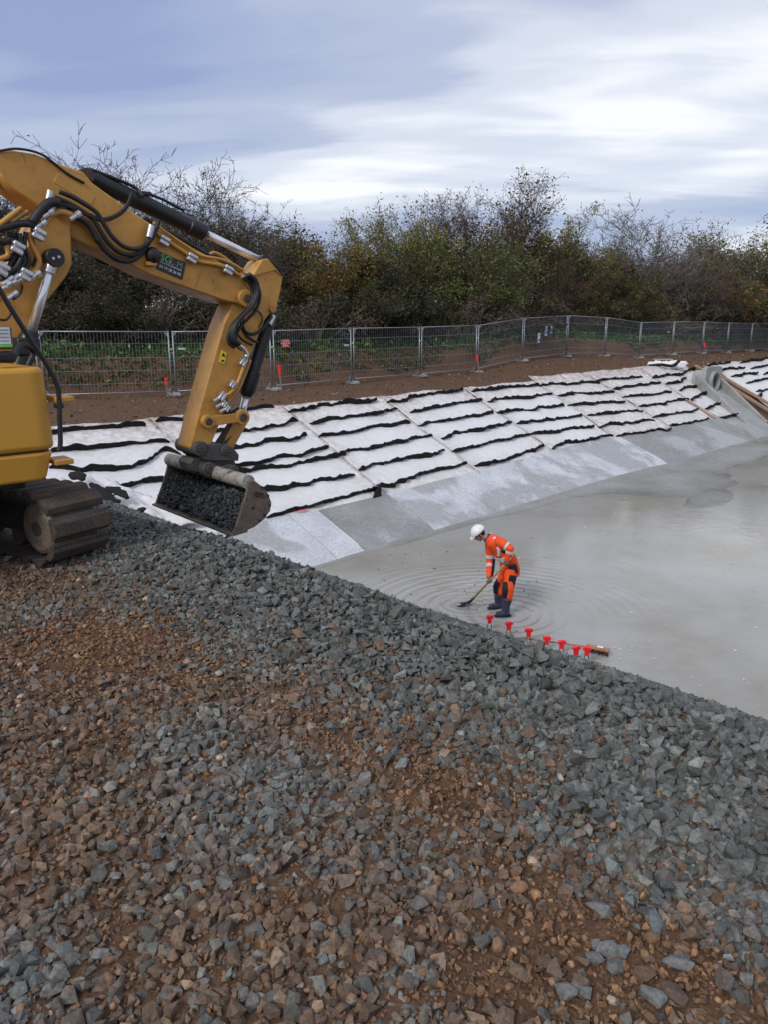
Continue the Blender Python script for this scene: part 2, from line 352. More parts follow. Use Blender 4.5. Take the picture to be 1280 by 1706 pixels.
def stone_mat(name, rough=0.75, bscale=90):
    t = NT(name); a = t.attr('tint'); n = t.noise(bscale, 5, 0.65, co='World'); n2 = t.noise(25, 4, co='World')
    c = t.mix(1.0, a, t.ramp(n, [(0.25, (0.55, 0.55, 0.55)), (0.75, (1.45, 1.45, 1.45))]), 'MULTIPLY')
    c = t.mix(1.0, c, t.ramp(n2, [(0.3, (0.75, 0.75, 0.76)), (0.7, (1.25, 1.25, 1.22))]), 'MULTIPLY')
    t.set(c, t.ramp(n2, [(0.3, rough-0.15), (0.7, rough+0.1)]), spec=0.4); t.bump(t.math('ADD', n, t.math('MULTIPLY', n2, 1.2)), 0.55, 0.009); return t.m
STONE = stone_mat('crushed_stone'); 
SOILBIT = stone_mat('soil_crumb', 0.9, 160)
# patches on the plateau: (px, py, rx px, ry px, amount)
SOIL_P = [(150, 1080, 170, 65, 1.1), (260, 1040, 90, 25, .6), (120, 1160, 70, 40, .6), (520, 1180, 80, 50, .5), (640, 1230, 120, 65, .95), (700, 1180, 60, 40, .6), (790, 1330, 130, 55, 1.1), (940, 1385, 70, 30, .7),
          (900, 1480, 130, 50, .7), (1010, 1600, 190, 105, 1.15), (850, 1640, 160, 80, 1.0), (1130, 1640, 90, 80, .9), (1180, 1520, 60, 20, .6), (780, 1560, 90, 60, .6), (480, 1500, 60, 40, .5), (160, 1230, 60, 40, .5), (330, 1120, 90, 35, .55)]
GREY_P = [(430, 1330, 160, 110, .9), (330, 1250, 110, 60, .8), (520, 1430, 70, 50, .6), (40, 1640, 110, 100, 1.0), (60, 1030, 90, 40, .6), (40, 1130, 60, 40, .6), (660, 1440, 90, 70, .45), (300, 1010, 130, 50, .8),
          (420, 1080, 120, 60, .7), (1230, 1600, 80, 90, 1.0), (1080, 1500, 110, 40, .8), (700, 1660, 90, 60, .6), (620, 1110, 70, 40, .5), (560, 1250, 70, 50, .5), (780, 1400, 60, 30, .4), (1010, 1590, 30, 20, .5)]
def patches(P):
    out = []
    for px, py, rx, ry, a in P:
        c = at_z(px, py, 0.0); r = np.abs(at_z(px+rx, py, 0)[0]-c[0]); d = np.abs(at_z(px, py-ry, 0)[1]-at_z(px, py+ry, 0)[1])/2; out.append((c[0], c[1], r, d, a))
    return out
SP, GP = patches(SOIL_P), patches(GREY_P)
def patch_val(P, x, y):
    v = np.zeros_like(x)
    for cx, cy, r, d, a in P: v = np.maximum(v, a*np.exp(-(((x-cx)/r)**2+((y-cy)/d)**2)**1.5*0.9))
    return np.clip(v*(0.65+0.7*fbm(x*5, y*5, 3)), 0, 1)
def in_view(P, m=430):
    px, py, z = project(P); m = np.where(z < 3, m*2.0, np.where(z < 6, m, m*0.5)); return (z > 0.4) & (px > -m) & (px < 1280+m) & (py < 1706+m*0.7)
def gravel():
    rng = np.random.RandomState(3)
    GREY = np.array([0.112, 0.117, 0.111]); BRN = np.array([0.128, 0.084, 0.056]); 
    def cover(q0, q1, s0, s1, dens, sm, sd, lift, which):
        n = int((q1-q0)*(s1-s0)*dens); q = q0+(q1-q0)*rng.rand(n); s = s0+(s1-s0)*rng.rand(n); x, y = xy(q, s); z = H(x, y)
        size = np.clip(rng.lognormal(np.log(sm), sd, n), sm*0.45, sm*2.0)
        P = np.stack([x, y, z+size*(lift+0.42*rng.rand(n)**1.5)], -1); return q, s, P, size
    allP, allS, allC = [], [], []
    # the ridge and the slope behind it
    for (q0, q1, s0, s1, dens, sm, lift) in [(1.75, 3.7, -5.0, 10, 1500, .045, -.05), (2.15, 3.6, -5.0, 6.5, 620, .055, .15), (3.7, 6.0, -5, 11, 620, .049, 0.0), (6.0, 10.15, -8, 11, 400, .056, 0.0), (2.6, 10.0, 10, 17, 300, .06, 0.0)]:
        q, s, P, size = cover(q0, q1, s0, s1, dens, sm, .24, lift, 0)
        base = 2.12+0.18*sstep(-1, 3, s); edge = q+(fbm(P[:, 0]*2.2, P[:, 1]*2.2, 3)-0.5)*0.9
        keep = in_view(P) & (rng.rand(len(q)) < sstep(base-0.5, base+0.05, edge)) & (P[:, 2] > FLOOR-0.02)
        far = FLOOR+KS*(qs(P[:, 0], P[:, 1])[1]-S_TOE); keep &= (P[:, 2]-size*0.6 > far+0.03)
        c = GREY*np.exp(rng.normal(size=(len(q), 1))*0.28)*(1+0.018*rng.normal(size=(len(q), 3)))
        d = (rng.rand(len(q)) < 0.55*sstep(base+0.25, base-0.35, edge))[:, None]; c = np.where(d, BRN*np.exp(rng.normal(size=(len(q), 1))*0.25), c)
        allP.append(P[keep]); allS.append(size[keep]); allC.append(c[keep])
    # the plateau: dusty stones, grey patches, soil patches
    q, s, P, size = cover(-1.6, 2.6, -5, 8.5, 2700, .035, .42, -.10, 0)
    soil = patch_val(SP, P[:, 0], P[:, 1]); grey = patch_val(GP, P[:, 0], P[:, 1])
    keep = in_view(P) & (rng.rand(len(q)) < (1-0.97*soil)*(0.55+0.5*fbm(P[:, 0]*3, P[:, 1]*3, 3)+0.3*grey))
    dust = np.clip(1.0-0.95*grey+0.25*(rng.rand(len(q))-0.5), 0, 1)*np.where(rng.rand(len(q)) < 0.22, 0.25, 1)
    base = 2.12+0.18*sstep(-1, 3, s); dust *= sstep(base+0.1, base-0.45, q)*0.85+0.15
    dust = dust[:, None]
    c = (GREY*1.12*(1-dust)+BRN*dust*1.12)*np.exp(rng.normal(size=(len(q), 1))*0.26)*(1+0.02*rng.normal(size=(len(q), 3)))
    allP.append(P[keep]); allS.append(size[keep]); allC.append(c[keep])
    P, S_, C_ = np.concatenate(allP), np.concatenate(allS), np.clip(np.concatenate(allC), 0.01, 1); near = project(P)[2] < 3.4
    A = scatter(ROCKS, P[near], S_[near], C_[near], 0.55, rng); B = scatter(ROCKS_L, P[~near], S_[~near]*1.08, C_[~near], 0.55, rng)
    V = np.concatenate([A[0], B[0]]); Fc = np.concatenate([A[1], B[1]+len(A[0])]); C = np.concatenate([A[2], B[2]])
    o = raw_mesh('gravel', V, Fc, STONE, C); tag(o, 'crushed grey stone heaped in a ridge along the bank and strewn over brown earth', kind='stuff')
    # rounded brown pebbles among it
    q, s, P, size = cover(-1.2, 2.4, -4, 7.5, 210, .026, .45, .0, 0); soil = patch_val(SP, P[:, 0], P[:, 1]); keep = in_view(P) & (rng.rand(len(q)) < 0.35+0.65*soil)
    c = np.array([0.20, 0.115, 0.066])*np.exp(rng.normal(size=(len(q), 1))*0.35)*(1+0.02*rng.normal(size=(len(q), 3)))
    c = np.where(rng.rand(len(q), 1) < 0.08, np.array([0.42, 0.33, 0.24]), c)
    V, Fc, C = scatter(PEBBLES, P[keep], size[keep], np.clip(c[keep], 0.01, 1), 0.4, rng)
    o = raw_mesh('pebbles', V, Fc, STONE, C, smooth=True); tag(o, 'small rounded brown pebbles scattered over the earth', kind='stuff')
    # soil crumbs
    q, s, P, size = cover(-1.6, 2.6, -4, 7.5, 4000, .0175, .5, .0, 0); soil = patch_val(SP, P[:, 0], P[:, 1]); keep = in_view(P, 330) & (rng.rand(len(q)) < 0.25+0.75*soil)
    c = np.array([0.19, 0.106, 0.058])*np.exp(rng.normal(size=(len(q), 1))*0.3)*(1+0.02*rng.normal(size=(len(q), 3)))
    V, Fc, C = scatter(CRUMBS+PEBBLES[:3], P[keep], size[keep], np.clip(c[keep], 0.01, 1), 1.0, rng)
    o = raw_mesh('soil_crumbs', V, Fc, SOILBIT, C); tag(o, 'crumbly brown soil between the stones', kind='stuff')
gravel()
# ================================================================== FAR SLOPE: apron, sheets, strips, headwall
SL_N = np.array([KS*R2, -KS*R2, 1.0]); SL_N /= np.linalg.norm(SL_N)          # normal of the far slope plane
SL_P = np.array([*xy(0, S_TOE), FLOOR])
UP_S = nrm(np.array([-R2, R2, KS])); AL = np.array([R2, R2, 0.0])
def on_slope(px, py, lift=0.0): return at_plane(px, py, SL_P+SL_N*lift, SL_N)
def sl_uv(P): d = np.asarray(P)-SL_P; return d@AL, d@UP_S         # along (=q), up the slope
def sl_pt(a, b, lift=0.0): return SL_P+AL*a+UP_S*b+SL_N*lift

def concrete_mat(name, lo, hi, rough=0.8, patch=None, spots=0.0):
    t = NT(name); n = t.noise(1.1, 6, 0.62, 0.4, co='World'); n2 = t.noise(16, 6, 0.65, co='World'); n3 = t.noise(85, 3, co='World')
    c = t.ramp(n, [(0.3, lo), (0.7, hi)])
    if patch: c = t.mix(t.ramp(t.noise(0.33, 8, 0.62, 0.3, co='World'), [(0.50, 0.0), (0.56, 0.8)]), c, patch)
    c = t.mix(1.0, c, t.ramp(n2, [(0.25, (0.72, 0.72, 0.73)), (0.7, (1.14, 1.14, 1.13))]), 'MULTIPLY')
    c = t.mix(t.ramp(n3, [(0.3, 0.35), (0.45, 0.0)]), c, (0.16, 0.155, 0.145))
    t.set(c, rough, spec=0.35); t.bump(t.math('ADD', n2, t.math('MULTIPLY', n3, 0.6)), 0.5, 0.012); return t.m
CONC_W = concrete_mat('pale_render', (0.50, 0.51, 0.54), (0.68, 0.69, 0.73), patch=(0.36, 0.36, 0.36))
CONC_G = concrete_mat('grey_render', (0.25, 0.25, 0.245), (0.37, 0.37, 0.365), patch=(0.46, 0.465, 0.48))
CONC_P = concrete_mat('precast_concrete', (0.27, 0.275, 0.27), (0.42, 0.42, 0.41), 0.75)

TOE_PX = [(380, 893), (430, 874), (520, 862), (620, 838), (720, 812), (800, 791), (905, 762), (1025, 731), (1122, 717), (1196, 699), (1250, 690), (1330, 668)]
_toe = [sl_uv(on_slope(*p)) for p in TOE_PX]; _ta = np.array([t[0] for t in _toe]); _tb = np.array([t[1] for t in _toe])
def toe_b(a): return np.interp(a, _ta, _tb)
def apron():
    root = empty('concrete_apron', sl_pt(20, 0)); tag(root, kind='structure', label='pale concrete apron slabs along the foot of the far slope')
    joints = [7.5] + [sl_uv(on_slope(*p))[0] for p in [(487, 870), (590, 905), (690, 860), (790, 830), (905, 800), (1000, 775), (1060, 745), (1110, 735), (1172, 720), (1215, 708)]] 
    joints = sorted(joints) + [sl_uv(on_slope(1262, 700))[0]]
    rng = random.Random(4)
    for i in range(len(joints)-1):
        a0, a1 = joints[i]+0.014, joints[i+1]-0.014; n = max(3, int((a1-a0)/0.25)); mb = MB(); top = []; bot = []
        for k in range(n+1):
            a = a0+(a1-a0)*k/n; e = -0.05+0.10*(fbm(a*0.9, 3.3, 3)-0.5); hi = toe_b(a)+0.12
            for j in range(7):
                b = e+(hi-e)*j/6; mb.v.append(tuple(sl_pt(a, b, 0.075+0.012*(fbm(a*2, b*2)-0.5)-(0.05 if j == 0 else 0))))
            mb.v.append(tuple(sl_pt(a, e-0.02, -0.06))); mb.v.append(tuple(sl_pt(a, hi, -0.06)))
        for k in range(n):
            o, p = k*9, (k+1)*9
            for j in range(6): mb.f.append((o+j, p+j, p+j+1, o+j+1))
            mb.f.append((o+7, p+7, p, o)); mb.f.append((o+6, p+6, p+8, o+8))
        for o in (0, n*9): mb.f.append((o+7, *(o+j for j in range(7)), o+8))
        s = mb.build('slab', [CONC_W, CONC_W, CONC_G, CONC_W, CONC_W, CONC_W, CONC_W, CONC_G, CONC_G, CONC_G, CONC_P][i % 11], root, autosmooth=40)
        s.matrix_parent_inverse = Matrix.Translation(-Vector(root.location))
apron()

def fabric_mat():
    t = NT('white_geotextile'); n = t.noise(0.9, 6, 0.65, co='World'); n2 = t.noise(30, 5, 0.7, co='World'); n3 = t.noise(5, 6, 0.7, 0.5, co='World')
    c = t.ramp(n2, [(0.3, (0.70, 0.69, 0.69)), (0.7, (0.82, 0.815, 0.82))])
    a = t.attr('tint')     # R: mud carried from the path and the seams
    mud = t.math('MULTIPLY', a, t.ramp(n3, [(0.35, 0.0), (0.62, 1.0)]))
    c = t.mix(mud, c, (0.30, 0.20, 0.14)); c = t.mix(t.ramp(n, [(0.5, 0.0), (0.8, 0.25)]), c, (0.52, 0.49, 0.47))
    c = t.mix(t.ramp(t.noise(55, 2, co='World'), [(0.70, 0.0), (0.74, 0.6)]), c, (0.2, 0.15, 0.11))
    t.set(c, 0.85, spec=0.2); t.bump(t.math('ADD', n3, t.math('MULTIPLY', n2, 0.2)), 0.35, 0.03); return t.m
FABRIC = fabric_mat()
def black_mat():
    t = NT('black_strip_fabric'); n = t.noise(25, 4, co='World'); t.set(t.ramp(n, [(0.3, (0.008, 0.008, 0.009)), (0.75, (0.022, 0.021, 0.021))]), 0.8, spec=0.25); t.bump(n, 0.3, 0.01); return t.m
BLACK_F = black_mat()
SEAMS = [((60, 716), (60, 860)), ((250, 701), (400, 858)), ((471, 679), (626, 814)), ((637, 664), (797, 790)), ((775, 650), (910, 747)), ((902, 641), (1025, 731)), ((985, 628), (1122, 717)), ((1075, 620), (1196, 698)), ((1152, 612), (1240, 690))]
STRIPS = [
 [[(70, 722), (92, 718), (150, 714), (241, 706)], [(80, 752), (99, 749), (183, 742), (277, 732)], [(80, 778), (94, 779), (152, 782), (236, 767), (274, 751), (300, 756)], [(166, 809), (190, 812), (235, 803), (281, 792)], [(242, 838), (265, 840), (300, 828)]],
 [[(258, 701), (314, 697), (399, 683), (455, 678)], [(291, 730), (340, 722), (430, 711), (495, 700)], [(330, 751), (385, 745), (440, 737), (510, 724)], [(372, 777), (394, 774), (480, 760), (547, 743)], [(376, 789), (396, 785), (480, 773), (575, 757)], [(420, 818), (445, 815), (505, 804), (588, 789)], [(440, 860), (500, 846), (570, 825), (626, 811)]],
 [[(477, 685), (530, 677), (627, 666)], [(514, 703), (560, 696), (662, 680)], [(527, 726), (580, 718), (630, 709), (683, 702)], [(569, 752), (620, 745), (670, 733), (718, 724)], [(598, 783), (625, 773), (680, 764), (738, 748)], [(627, 807), (650, 807), (700, 791), (776, 770)]],
 [[(647, 671), (700, 660), (770, 648)], [(682, 686), (740, 676), (803, 665)], [(699, 709), (750, 698), (821, 686)], [(735, 728), (790, 716), (851, 704)], [(751, 752), (820, 737), (880, 722)], [(791, 775), (840, 763), (907, 742)]],
 [[(785, 651), (840, 645), (900, 641)], [(812, 667), (860, 662), (920, 656)], [(829, 687), (880, 681), (937, 674)], [(861, 704), (910, 699), (967, 691)], [(881, 724), (930, 717), (987, 709)], [(915, 744), (960, 735), (1019, 725)]],
 [[(900, 642), (950, 639), (995, 637)], [(930, 657), (975, 654), (1021, 651)], [(946, 675), (990, 671), (1041, 668)], [(977, 691), (1020, 687), (1069, 683)], [(995, 709), (1040, 704), (1087, 699)], [(1026, 727), (1070, 721), (1118, 714)]],
 [[(992, 634), (1030, 630), (1072, 628)], [(1021, 647), (1060, 643), (1100, 637)], [(1037, 661), (1075, 657), (1117, 652)], [(1067, 677), (1105, 671), (1147, 664)], [(1088, 695), (1125, 689), (1163, 681)], [(1116, 708), (1150, 704), (1181, 697)]],
 [[(1087, 630), (1105, 625), (1130, 624), (1158, 613)], [(1110, 640), (1130, 635), (1141, 628)], [(1131, 650), (1150, 645), (1164, 641)], [(1154, 667), (1165, 659), (1185, 656)], [(1176, 680), (1190, 674), (1204, 673)], [(1199, 696), (1212, 694), (1226, 691)]],
 [[(1180, 608), (1200, 605), (1216, 603)], [(1232, 604), (1267, 599), (1300, 594)], [(1193, 619), (1210, 615), (1241, 613)], [(1251, 614), (1280, 609), (1310, 604)], [(1217, 627), (1240, 624), (1263, 621)], [(1270, 622), (1310, 617)], [(1243, 638), (1282, 630), (1320, 624)], [(1260, 651), (1290, 648), (1330, 640)], [(1262, 662), (1268, 655)]],
]
ORD = ['leftmost white geotextile sheet, seen beside the excavator body', 'white geotextile sheet behind the excavator arm and bucket', 'white geotextile sheet just right of the excavator bucket, fold at its foot',
       'white geotextile sheet above the worker, fourth from the excavator', 'white geotextile sheet with grey mortar splash at its foot', 'muddy white geotextile sheet in the middle distance, third from the headwall',
       'white geotextile sheet second from the concrete headwall', 'narrow muddy geotextile sheet touching the left side of the headwall', 'far right white geotextile sheet beyond the headwall and timbers']
def strip_mesh(path_ab, seed, w=0.17):
    rng = np.random.RandomState(seed); P = smooth_path([np.array([a, b, 0]) for a, b in path_ab], 10)
    L = [0]
    for i in range(1, len(P)): L.append(L[-1]+np.linalg.norm(P[i]-P[i-1]))
    n = max(8, int(L[-1]/0.06)); tt = np.linspace(0, L[-1], n); A = np.interp(tt, L, [p[0] for p in P]); B = np.interp(tt, L, [p[1] for p in P])
    mb = MB(); k0 = seed*3.7
    for i in range(n):
        a, b, x = A[i], B[i], tt[i]; e = min(1, 0.45+min(i, n-1-i)*0.4)
        wob = (vnoise(x*1.5+k0, k0)-0.5)*0.16+(vnoise(x*4.5+k0, k0+3)-0.5)*0.10+(vnoise(x*11+k0, k0+6)-0.5)*0.05; h = w*e*(0.45+0.6*vnoise(x*2.6+k0, k0+9)+0.45*vnoise(x*9+k0, k0+2)); lean = 0.03+0.09*vnoise(x*2.1+k0, k0+5)
        b += wob
        prof = [(0.03, 0.035), (-0.01-lean*0.3, 0.04+h*0.5), (-lean, 0.04+h), (-lean-0.02, 0.03+h), (-0.05-lean*0.5, 0.03+h*0.45), (-0.07, 0.03)]
        for db, z in prof: mb.v.append(tuple(sl_pt(a, b+db, z)))
    for i in range(n-1):
        for j in range(6): mb.f.append((i*6+j, i*6+(j+1) % 6, i*6+6+(j+1) % 6, i*6+6+j))
    mb.f.append(tuple(range(6))); mb.f.append(tuple((n-1)*6+j for j in range(6))[::-1]); return mb
def sheets():
    bounds = []
    for t_, b_ in SEAMS:
        bounds.append((sl_uv(on_slope(*t_)), sl_uv(on_slope(*b_))))
    bounds[0] = ((-6.0, 7.1), (-6.0, 0))
    for i in range(9):
        if i < 8: (t0, b0), (t1, b1) = bounds[i], bounds[i+1]
        else:
            a_ = sl_uv(on_slope(1176, 606)); b_ = sl_uv(on_slope(1300, 690)); (t0, b0), (t1, b1) = (a_, b_), ((a_[0]+22, a_[1]+.1), (b_[0]+22, 0.9))
        c0 = sl_pt((t0[0]+t1[0])/2, 2.0); root = empty('geotextile_sheet', c0)
        tag(root, ORD[i], 'geotextile', 'white geotextile sheets pinned on the far slope')
        nu, nv = max(24, int(abs(t1[0]-t0[0])/0.16)), 44; V = []; C = []
        for u in range(nu+1):
            for v in range(nv+1):
                fu, fv = u/nu, v/nv
                at = t0[0]+(t1[0]-t0[0])*fu; ab = b0[0]+(b1[0]-b0[0])*fu
                bt = 7.05+0.35*(fbm(at*0.8, 1.7)-0.5) + (0.35 if i in (5, 6, 7) else 0)
                lo = toe_b(ab)-0.02 if ab > _ta[0] else max(0.2, _tb[0])
                if i == 0: lo = 0.1
                if i == 8: lo = 1.7
                b = lo+(bt-lo)*fv; sk = ab+(at-ab)*fv if i else at
                z = 0.03+0.05*(fbm(sk*1.4+i*5, b*1.4, 4)-0.35)+0.02*math.sin(sk*2.3+b*1.1+i)+(0.025 if (u == 0 or u == nu) else 0)
                V.append(sl_pt(sk, b, max(0.015, z)) - np.array(c0)); edge = min(fu, 1-fu)*abs(t1[0]-t0[0])
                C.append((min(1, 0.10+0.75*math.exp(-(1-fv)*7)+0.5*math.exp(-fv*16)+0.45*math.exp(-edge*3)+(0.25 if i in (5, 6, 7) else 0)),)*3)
        idx = np.arange((nu+1)*(nv+1)).reshape(nu+1, nv+1); Fc = np.stack([idx[:-1, :-1], idx[1:, :-1], idx[1:, 1:], idx[:-1, 1:]], -1).reshape(-1, 4)
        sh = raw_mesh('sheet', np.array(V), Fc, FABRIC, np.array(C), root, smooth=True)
        sh.modifiers.new('thickness', 'SOLIDIFY').thickness = 0.012
        for k, st in enumerate(STRIPS[i]):
            mb = strip_mesh([sl_uv(on_slope(*p, 0.07)) for p in st], i*11+k+1, 0.135 if i < 7 else 0.17)
            mb.v = [tuple(np.array(v)-c0) for v in mb.v]; mb.build('black_strip', BLACK_F, root, smooth=False)
    # folded gusset at the foot of the third sheet, pink spray mark
    g = MB(); a, b = sl_uv(on_slope(626, 812)); a2, b2 = sl_uv(on_slope(618, 836)); a3, b3 = sl_uv(on_slope(634, 832))
    g.add([sl_pt(a, b, 0.05), sl_pt(a2, b2, 0.05), sl_pt(a3, b3, 0.05), sl_pt((a+a3)/2, (b+b3)/2, 0.34)], [(0, 1, 3), (1, 2, 3), (2, 0, 3), (0, 2, 1)])
    tag(g.build('loose_flap', BLACK_F), 'dark folded fabric flap sticking up at the foot of a seam', 'fabric flap')
    t = simple('pink_paint', (0.75, 0.16, 0.2), 0.7); m = MB(); c = sl_uv(on_slope(501, 858))
    for k in range(5):
        x = c[0]-0.16+0.08*k; m.add([sl_pt(x, c[1]+0.03*math.sin(k*2), 0.105), sl_pt(x+0.07, c[1]+0.03*math.cos(k), 0.105), sl_pt(x+0.06, c[1]+0.05+0.02*math.sin(k), 0.108), sl_pt(x, c[1]+0.05, 0.108)], [(0, 1, 2, 3)])
    tag(m.build('paint_mark', t), 'small pink spray paint mark at the foot of the white slope', 'paint mark')
sheets()
# crumpled offcut of sheet in the corner by the track
def crumple():
    root = empty('crumpled_sheet', (-5.6, 15.6, -2.0)); tag(root, 'crumpled white and black geotextile bunched up in the basin corner by the track', 'geotextile')
    L0 = np.array(root.location); line = [(118, 800), (150, 812), (185, 826), (222, 842), (262, 856), (300, 872)]
    P = []
    for px, py in line:
        P.append(at_plane(px, py, SL_P+SL_N*0.25, SL_N)-L0)
    P = smooth_path(P, 14); n = len(P); V = []; C = []
    across = nrm(np.array([R2, R2, -0.15])); m = 18
    for i, p in enumerate(P):
        for j in range(m+1):
            f = j/m-0.5; w = 1.5
            z = 0.05*math.sin(j*1.1+i*0.21)*math.exp(-abs(f))+0.26*(fbm(i*0.12, j*0.22, 3)-0.5)+0.04*(vnoise(i*0.4, j*0.6)-0.5)
            V.append(p+across*f*w+np.array([0, 0, z])); C.append((0.25,)*3)
    idx = np.arange(n*(m+1)).reshape(n, m+1); Fc = np.stack([idx[:-1, :-1], idx[1:, :-1], idx[1:, 1:], idx[:-1, 1:]], -1).reshape(-1, 4)
    sh = raw_mesh('sheet', np.array(V), Fc, FABRIC, np.array(C), root, smooth=True); sh.modifiers.new('thickness', 'SOLIDIFY').thickness = 0.015
    for k, pts in enumerate([[(120, 798), (128, 792), (138, 800)], [(150, 806), (165, 815), (180, 830), (200, 836)], [(176, 812), (195, 818), (212, 830)], [(192, 842), (205, 851), (214, 858)], [(230, 848), (238, 852)], [(150, 815), (160, 824)]]):
        Q = smooth_path([at_plane(px, py, SL_P+SL_N*0.5, SL_N)-L0 for px, py in pts], 6)
        mb = MB().tube(Q, [(0.02+0.015*vnoise(i*0.9, k), 0.05+0.13*math.sin(math.pi*i/(len(Q)-1))*(0.4+0.9*vnoise(i*0.8, k+4))) for i in range(len(Q))], 8, up=SL_N); mb.build('black_strip', BLACK_F, root, smooth=True)
crumple()

# ---- concrete headwall with pipe, timbers
def headwall():
    a0, b0 = sl_uv(on_slope(1158, 632)); a1, b1 = sl_uv(on_slope(1244, 694))
    am = 36.3; bt = 4.75; bb = 1.1; W = 2.2; root = empty('headwall', sl_pt(am+W/2, 0)); L0 = np.array(root.location)
    tag(root, 'precast concrete outfall headwall with round pipe mouth set in the slope', 'headwall')
    Z = np.array([0, 0, 1.]); OUT = np.array([R2, -R2, 0])
    def pt(a, b, h): return sl_pt(a+0.65*(b-bb), b)-L0+Z*h
    def slabp(a_0, a_1, prof): return MB().hexa([pt(a_0, b, h) for b, h in prof], [pt(a_1, b, h) for b, h in prof])
    wing = [(bb-0.3, 0.10), (bb+0.2, 0.16), (bt-0.5, 0.62), (bt+0.1, 0.62), (bt+0.1, -0.4), (bb-0.3, -0.3)]
    slabp(am-0.1, am+0.14, wing).build('wing_wall', CONC_P, root, bevel=0.02)
    slabp(am+W-0.14, am+W+0.1, wing).build('wing_wall', CONC_P, root, bevel=0.02)
    slabp(am+0.14, am+W-0.14, [(bb-1.4, 0.03), (bt-0.3, 0.10), (bt-0.3, -0.3), (bb-1.4, -0.2)]).build('channel_slab', CONC_P, root, bevel=0.01)
    # back wall with a round opening: ring of quads round the hole
    bw = bt-0.55; hc = 0.52; r = 0.42; cx = am+W*0.5; n = 32; mb = MB(); fr = []; 
    for side in (0, 0.22):
        for k in range(n):
            th = 2*math.pi*k/n; c, s_ = math.cos(th), math.sin(th)
            sx, sz = (W/2-0.14), 0.72; m = min(sx/max(abs(c), 1e-6), sz/max(abs(s_), 1e-6)); mb.v.append(tuple(pt(cx+r*c, bw, hc+r*s_)-OUT*side)); mb.v.append(tuple(pt(cx+m*c, bw, hc+m*s_)-OUT*side))
    for k in range(n):
        k2 = (k+1) % n; o = 2*n
        mb.f += [(2*k, 2*k+1, 2*k2+1, 2*k2), (o+2*k, o+2*k2, o+2*k2+1, o+2*k+1), (2*k, 2*k2, o+2*k2, o+2*k), (2*k+1, o+2*k+1, o+2*k2+1, 2*k2+1)]
    mb.build('back_wall', CONC_P, root)
    pm = MB(); 
    for rr, d0, d1 in [(0.5, -0.16, 0.9)]:
        ring = []
        for d, rad in [(d0, 0.42), (d0, 0.52), (d1, 0.52)]: ring.append([pt(cx+rad*math.cos(2*math.pi*k/n), bw, hc+rad*math.sin(2*math.pi*k/n))-OUT*d for k in range(n)])
        ring.append([pt(cx+0.42*math.cos(2*math.pi*k/n), bw, hc+0.42*math.sin(2*math.pi*k/n))-OUT*d1 for k in range(n)])
        pm.v = [tuple(v) for rg in ring for v in rg]
        for j in range(4):
            for k in range(n): pm.f.append((j*n+k, j*n+(k+1) % n, ((j+1) % 4)*n+(k+1) % n, ((j+1) % 4)*n+k))
    pm.build('pipe', CONC_P, root, autosmooth=40)
    wood = NT('weathered_timber'); w1 = wood.noise(3, 5, 0.6, co='Object', sc=(12, 12, 1)); wood.set(wood.ramp(w1, [(0.3, (0.20, 0.115, 0.065)), (0.7, (0.42, 0.27, 0.17))]), 0.75); wood.bump(w1, 0.3, 0.01)
    for k, (p0, p1, lab) in enumerate([((1160, 609), (1292, 690), 'long timber plank on the slope, the one nearer the headwall'), ((1175, 610), (1300, 683), 'long timber plank on the slope, farther from the headwall')]):
        A = on_slope(*p0, 0.22); B = on_slope(*p1, 0.22); ax = nrm(B-A); sd = nrm(np.cross(SL_N, ax)); mid = (A+B)/2
        R = np.stack([sd, SL_N, ax], 1); m = MB().box((0, 0, 0), (0.26, 0.09, np.linalg.norm(B-A)))
        o = m.build('timber_plank', wood.m, None, bevel=0.008); o.matrix_world = Matrix.Translation(mid) @ Matrix(R.tolist()).to_4x4(); tag(o, lab, 'plank', 'timbers beside the headwall')
    # short dirty batten lying on the sheet left of the headwall
    A = on_slope(1141, 664, 0.09); B = on_slope(1192, 697, 0.09); ax = nrm(B-A); sd = nrm(np.cross(SL_N, ax)); o = MB().box((0, 0, 0), (0.12, 0.06, np.linalg.norm(B-A))).build('timber_batten', wood.m, None, bevel=0.006)
    o.matrix_world = Matrix.Translation((A+B)/2) @ Matrix(np.stack([sd, SL_N, ax], 1).tolist()).to_4x4(); tag(o, 'muddy wooden batten lying on the sheet left of the headwall', 'batten')
    # heap of rolled fabric and rubble at the crest
    hp = empty('fabric_heap', on_slope(1110, 612)); tag(hp, 'small heap of discarded white and black fabric on the crest', 'fabric heap'); m = MB(); rng = np.random.RandomState(2)
    for k in range(5):
        c = np.array([-0.7+0.35*k, 0.2*math.sin(k), 0.10+0.08*rng.rand()]); m.ell(c, (0.30, 0.26, 0.16+0.14*rng.rand()), nu=10, nv=7)
    m.v = [tuple(np.array(v)*(0.85+0.3*rng.rand())) for v in m.v]; o = m.build('sheet', FABRIC, hp)
    MB().tube(smooth_path([(-1.0, -0.35, 0.10), (-0.4, -0.42, 0.16), (0.2, -0.38, 0.10), (0.6, -0.25, 0.34)], 5), 0.08, 7).build('black_strip', BLACK_F, hp)
    MB().box((-0.1, 0.25, 0.40), (1.0, 0.35, 0.06)).build('board', CONC_P, hp, bevel=0.02)
headwall()
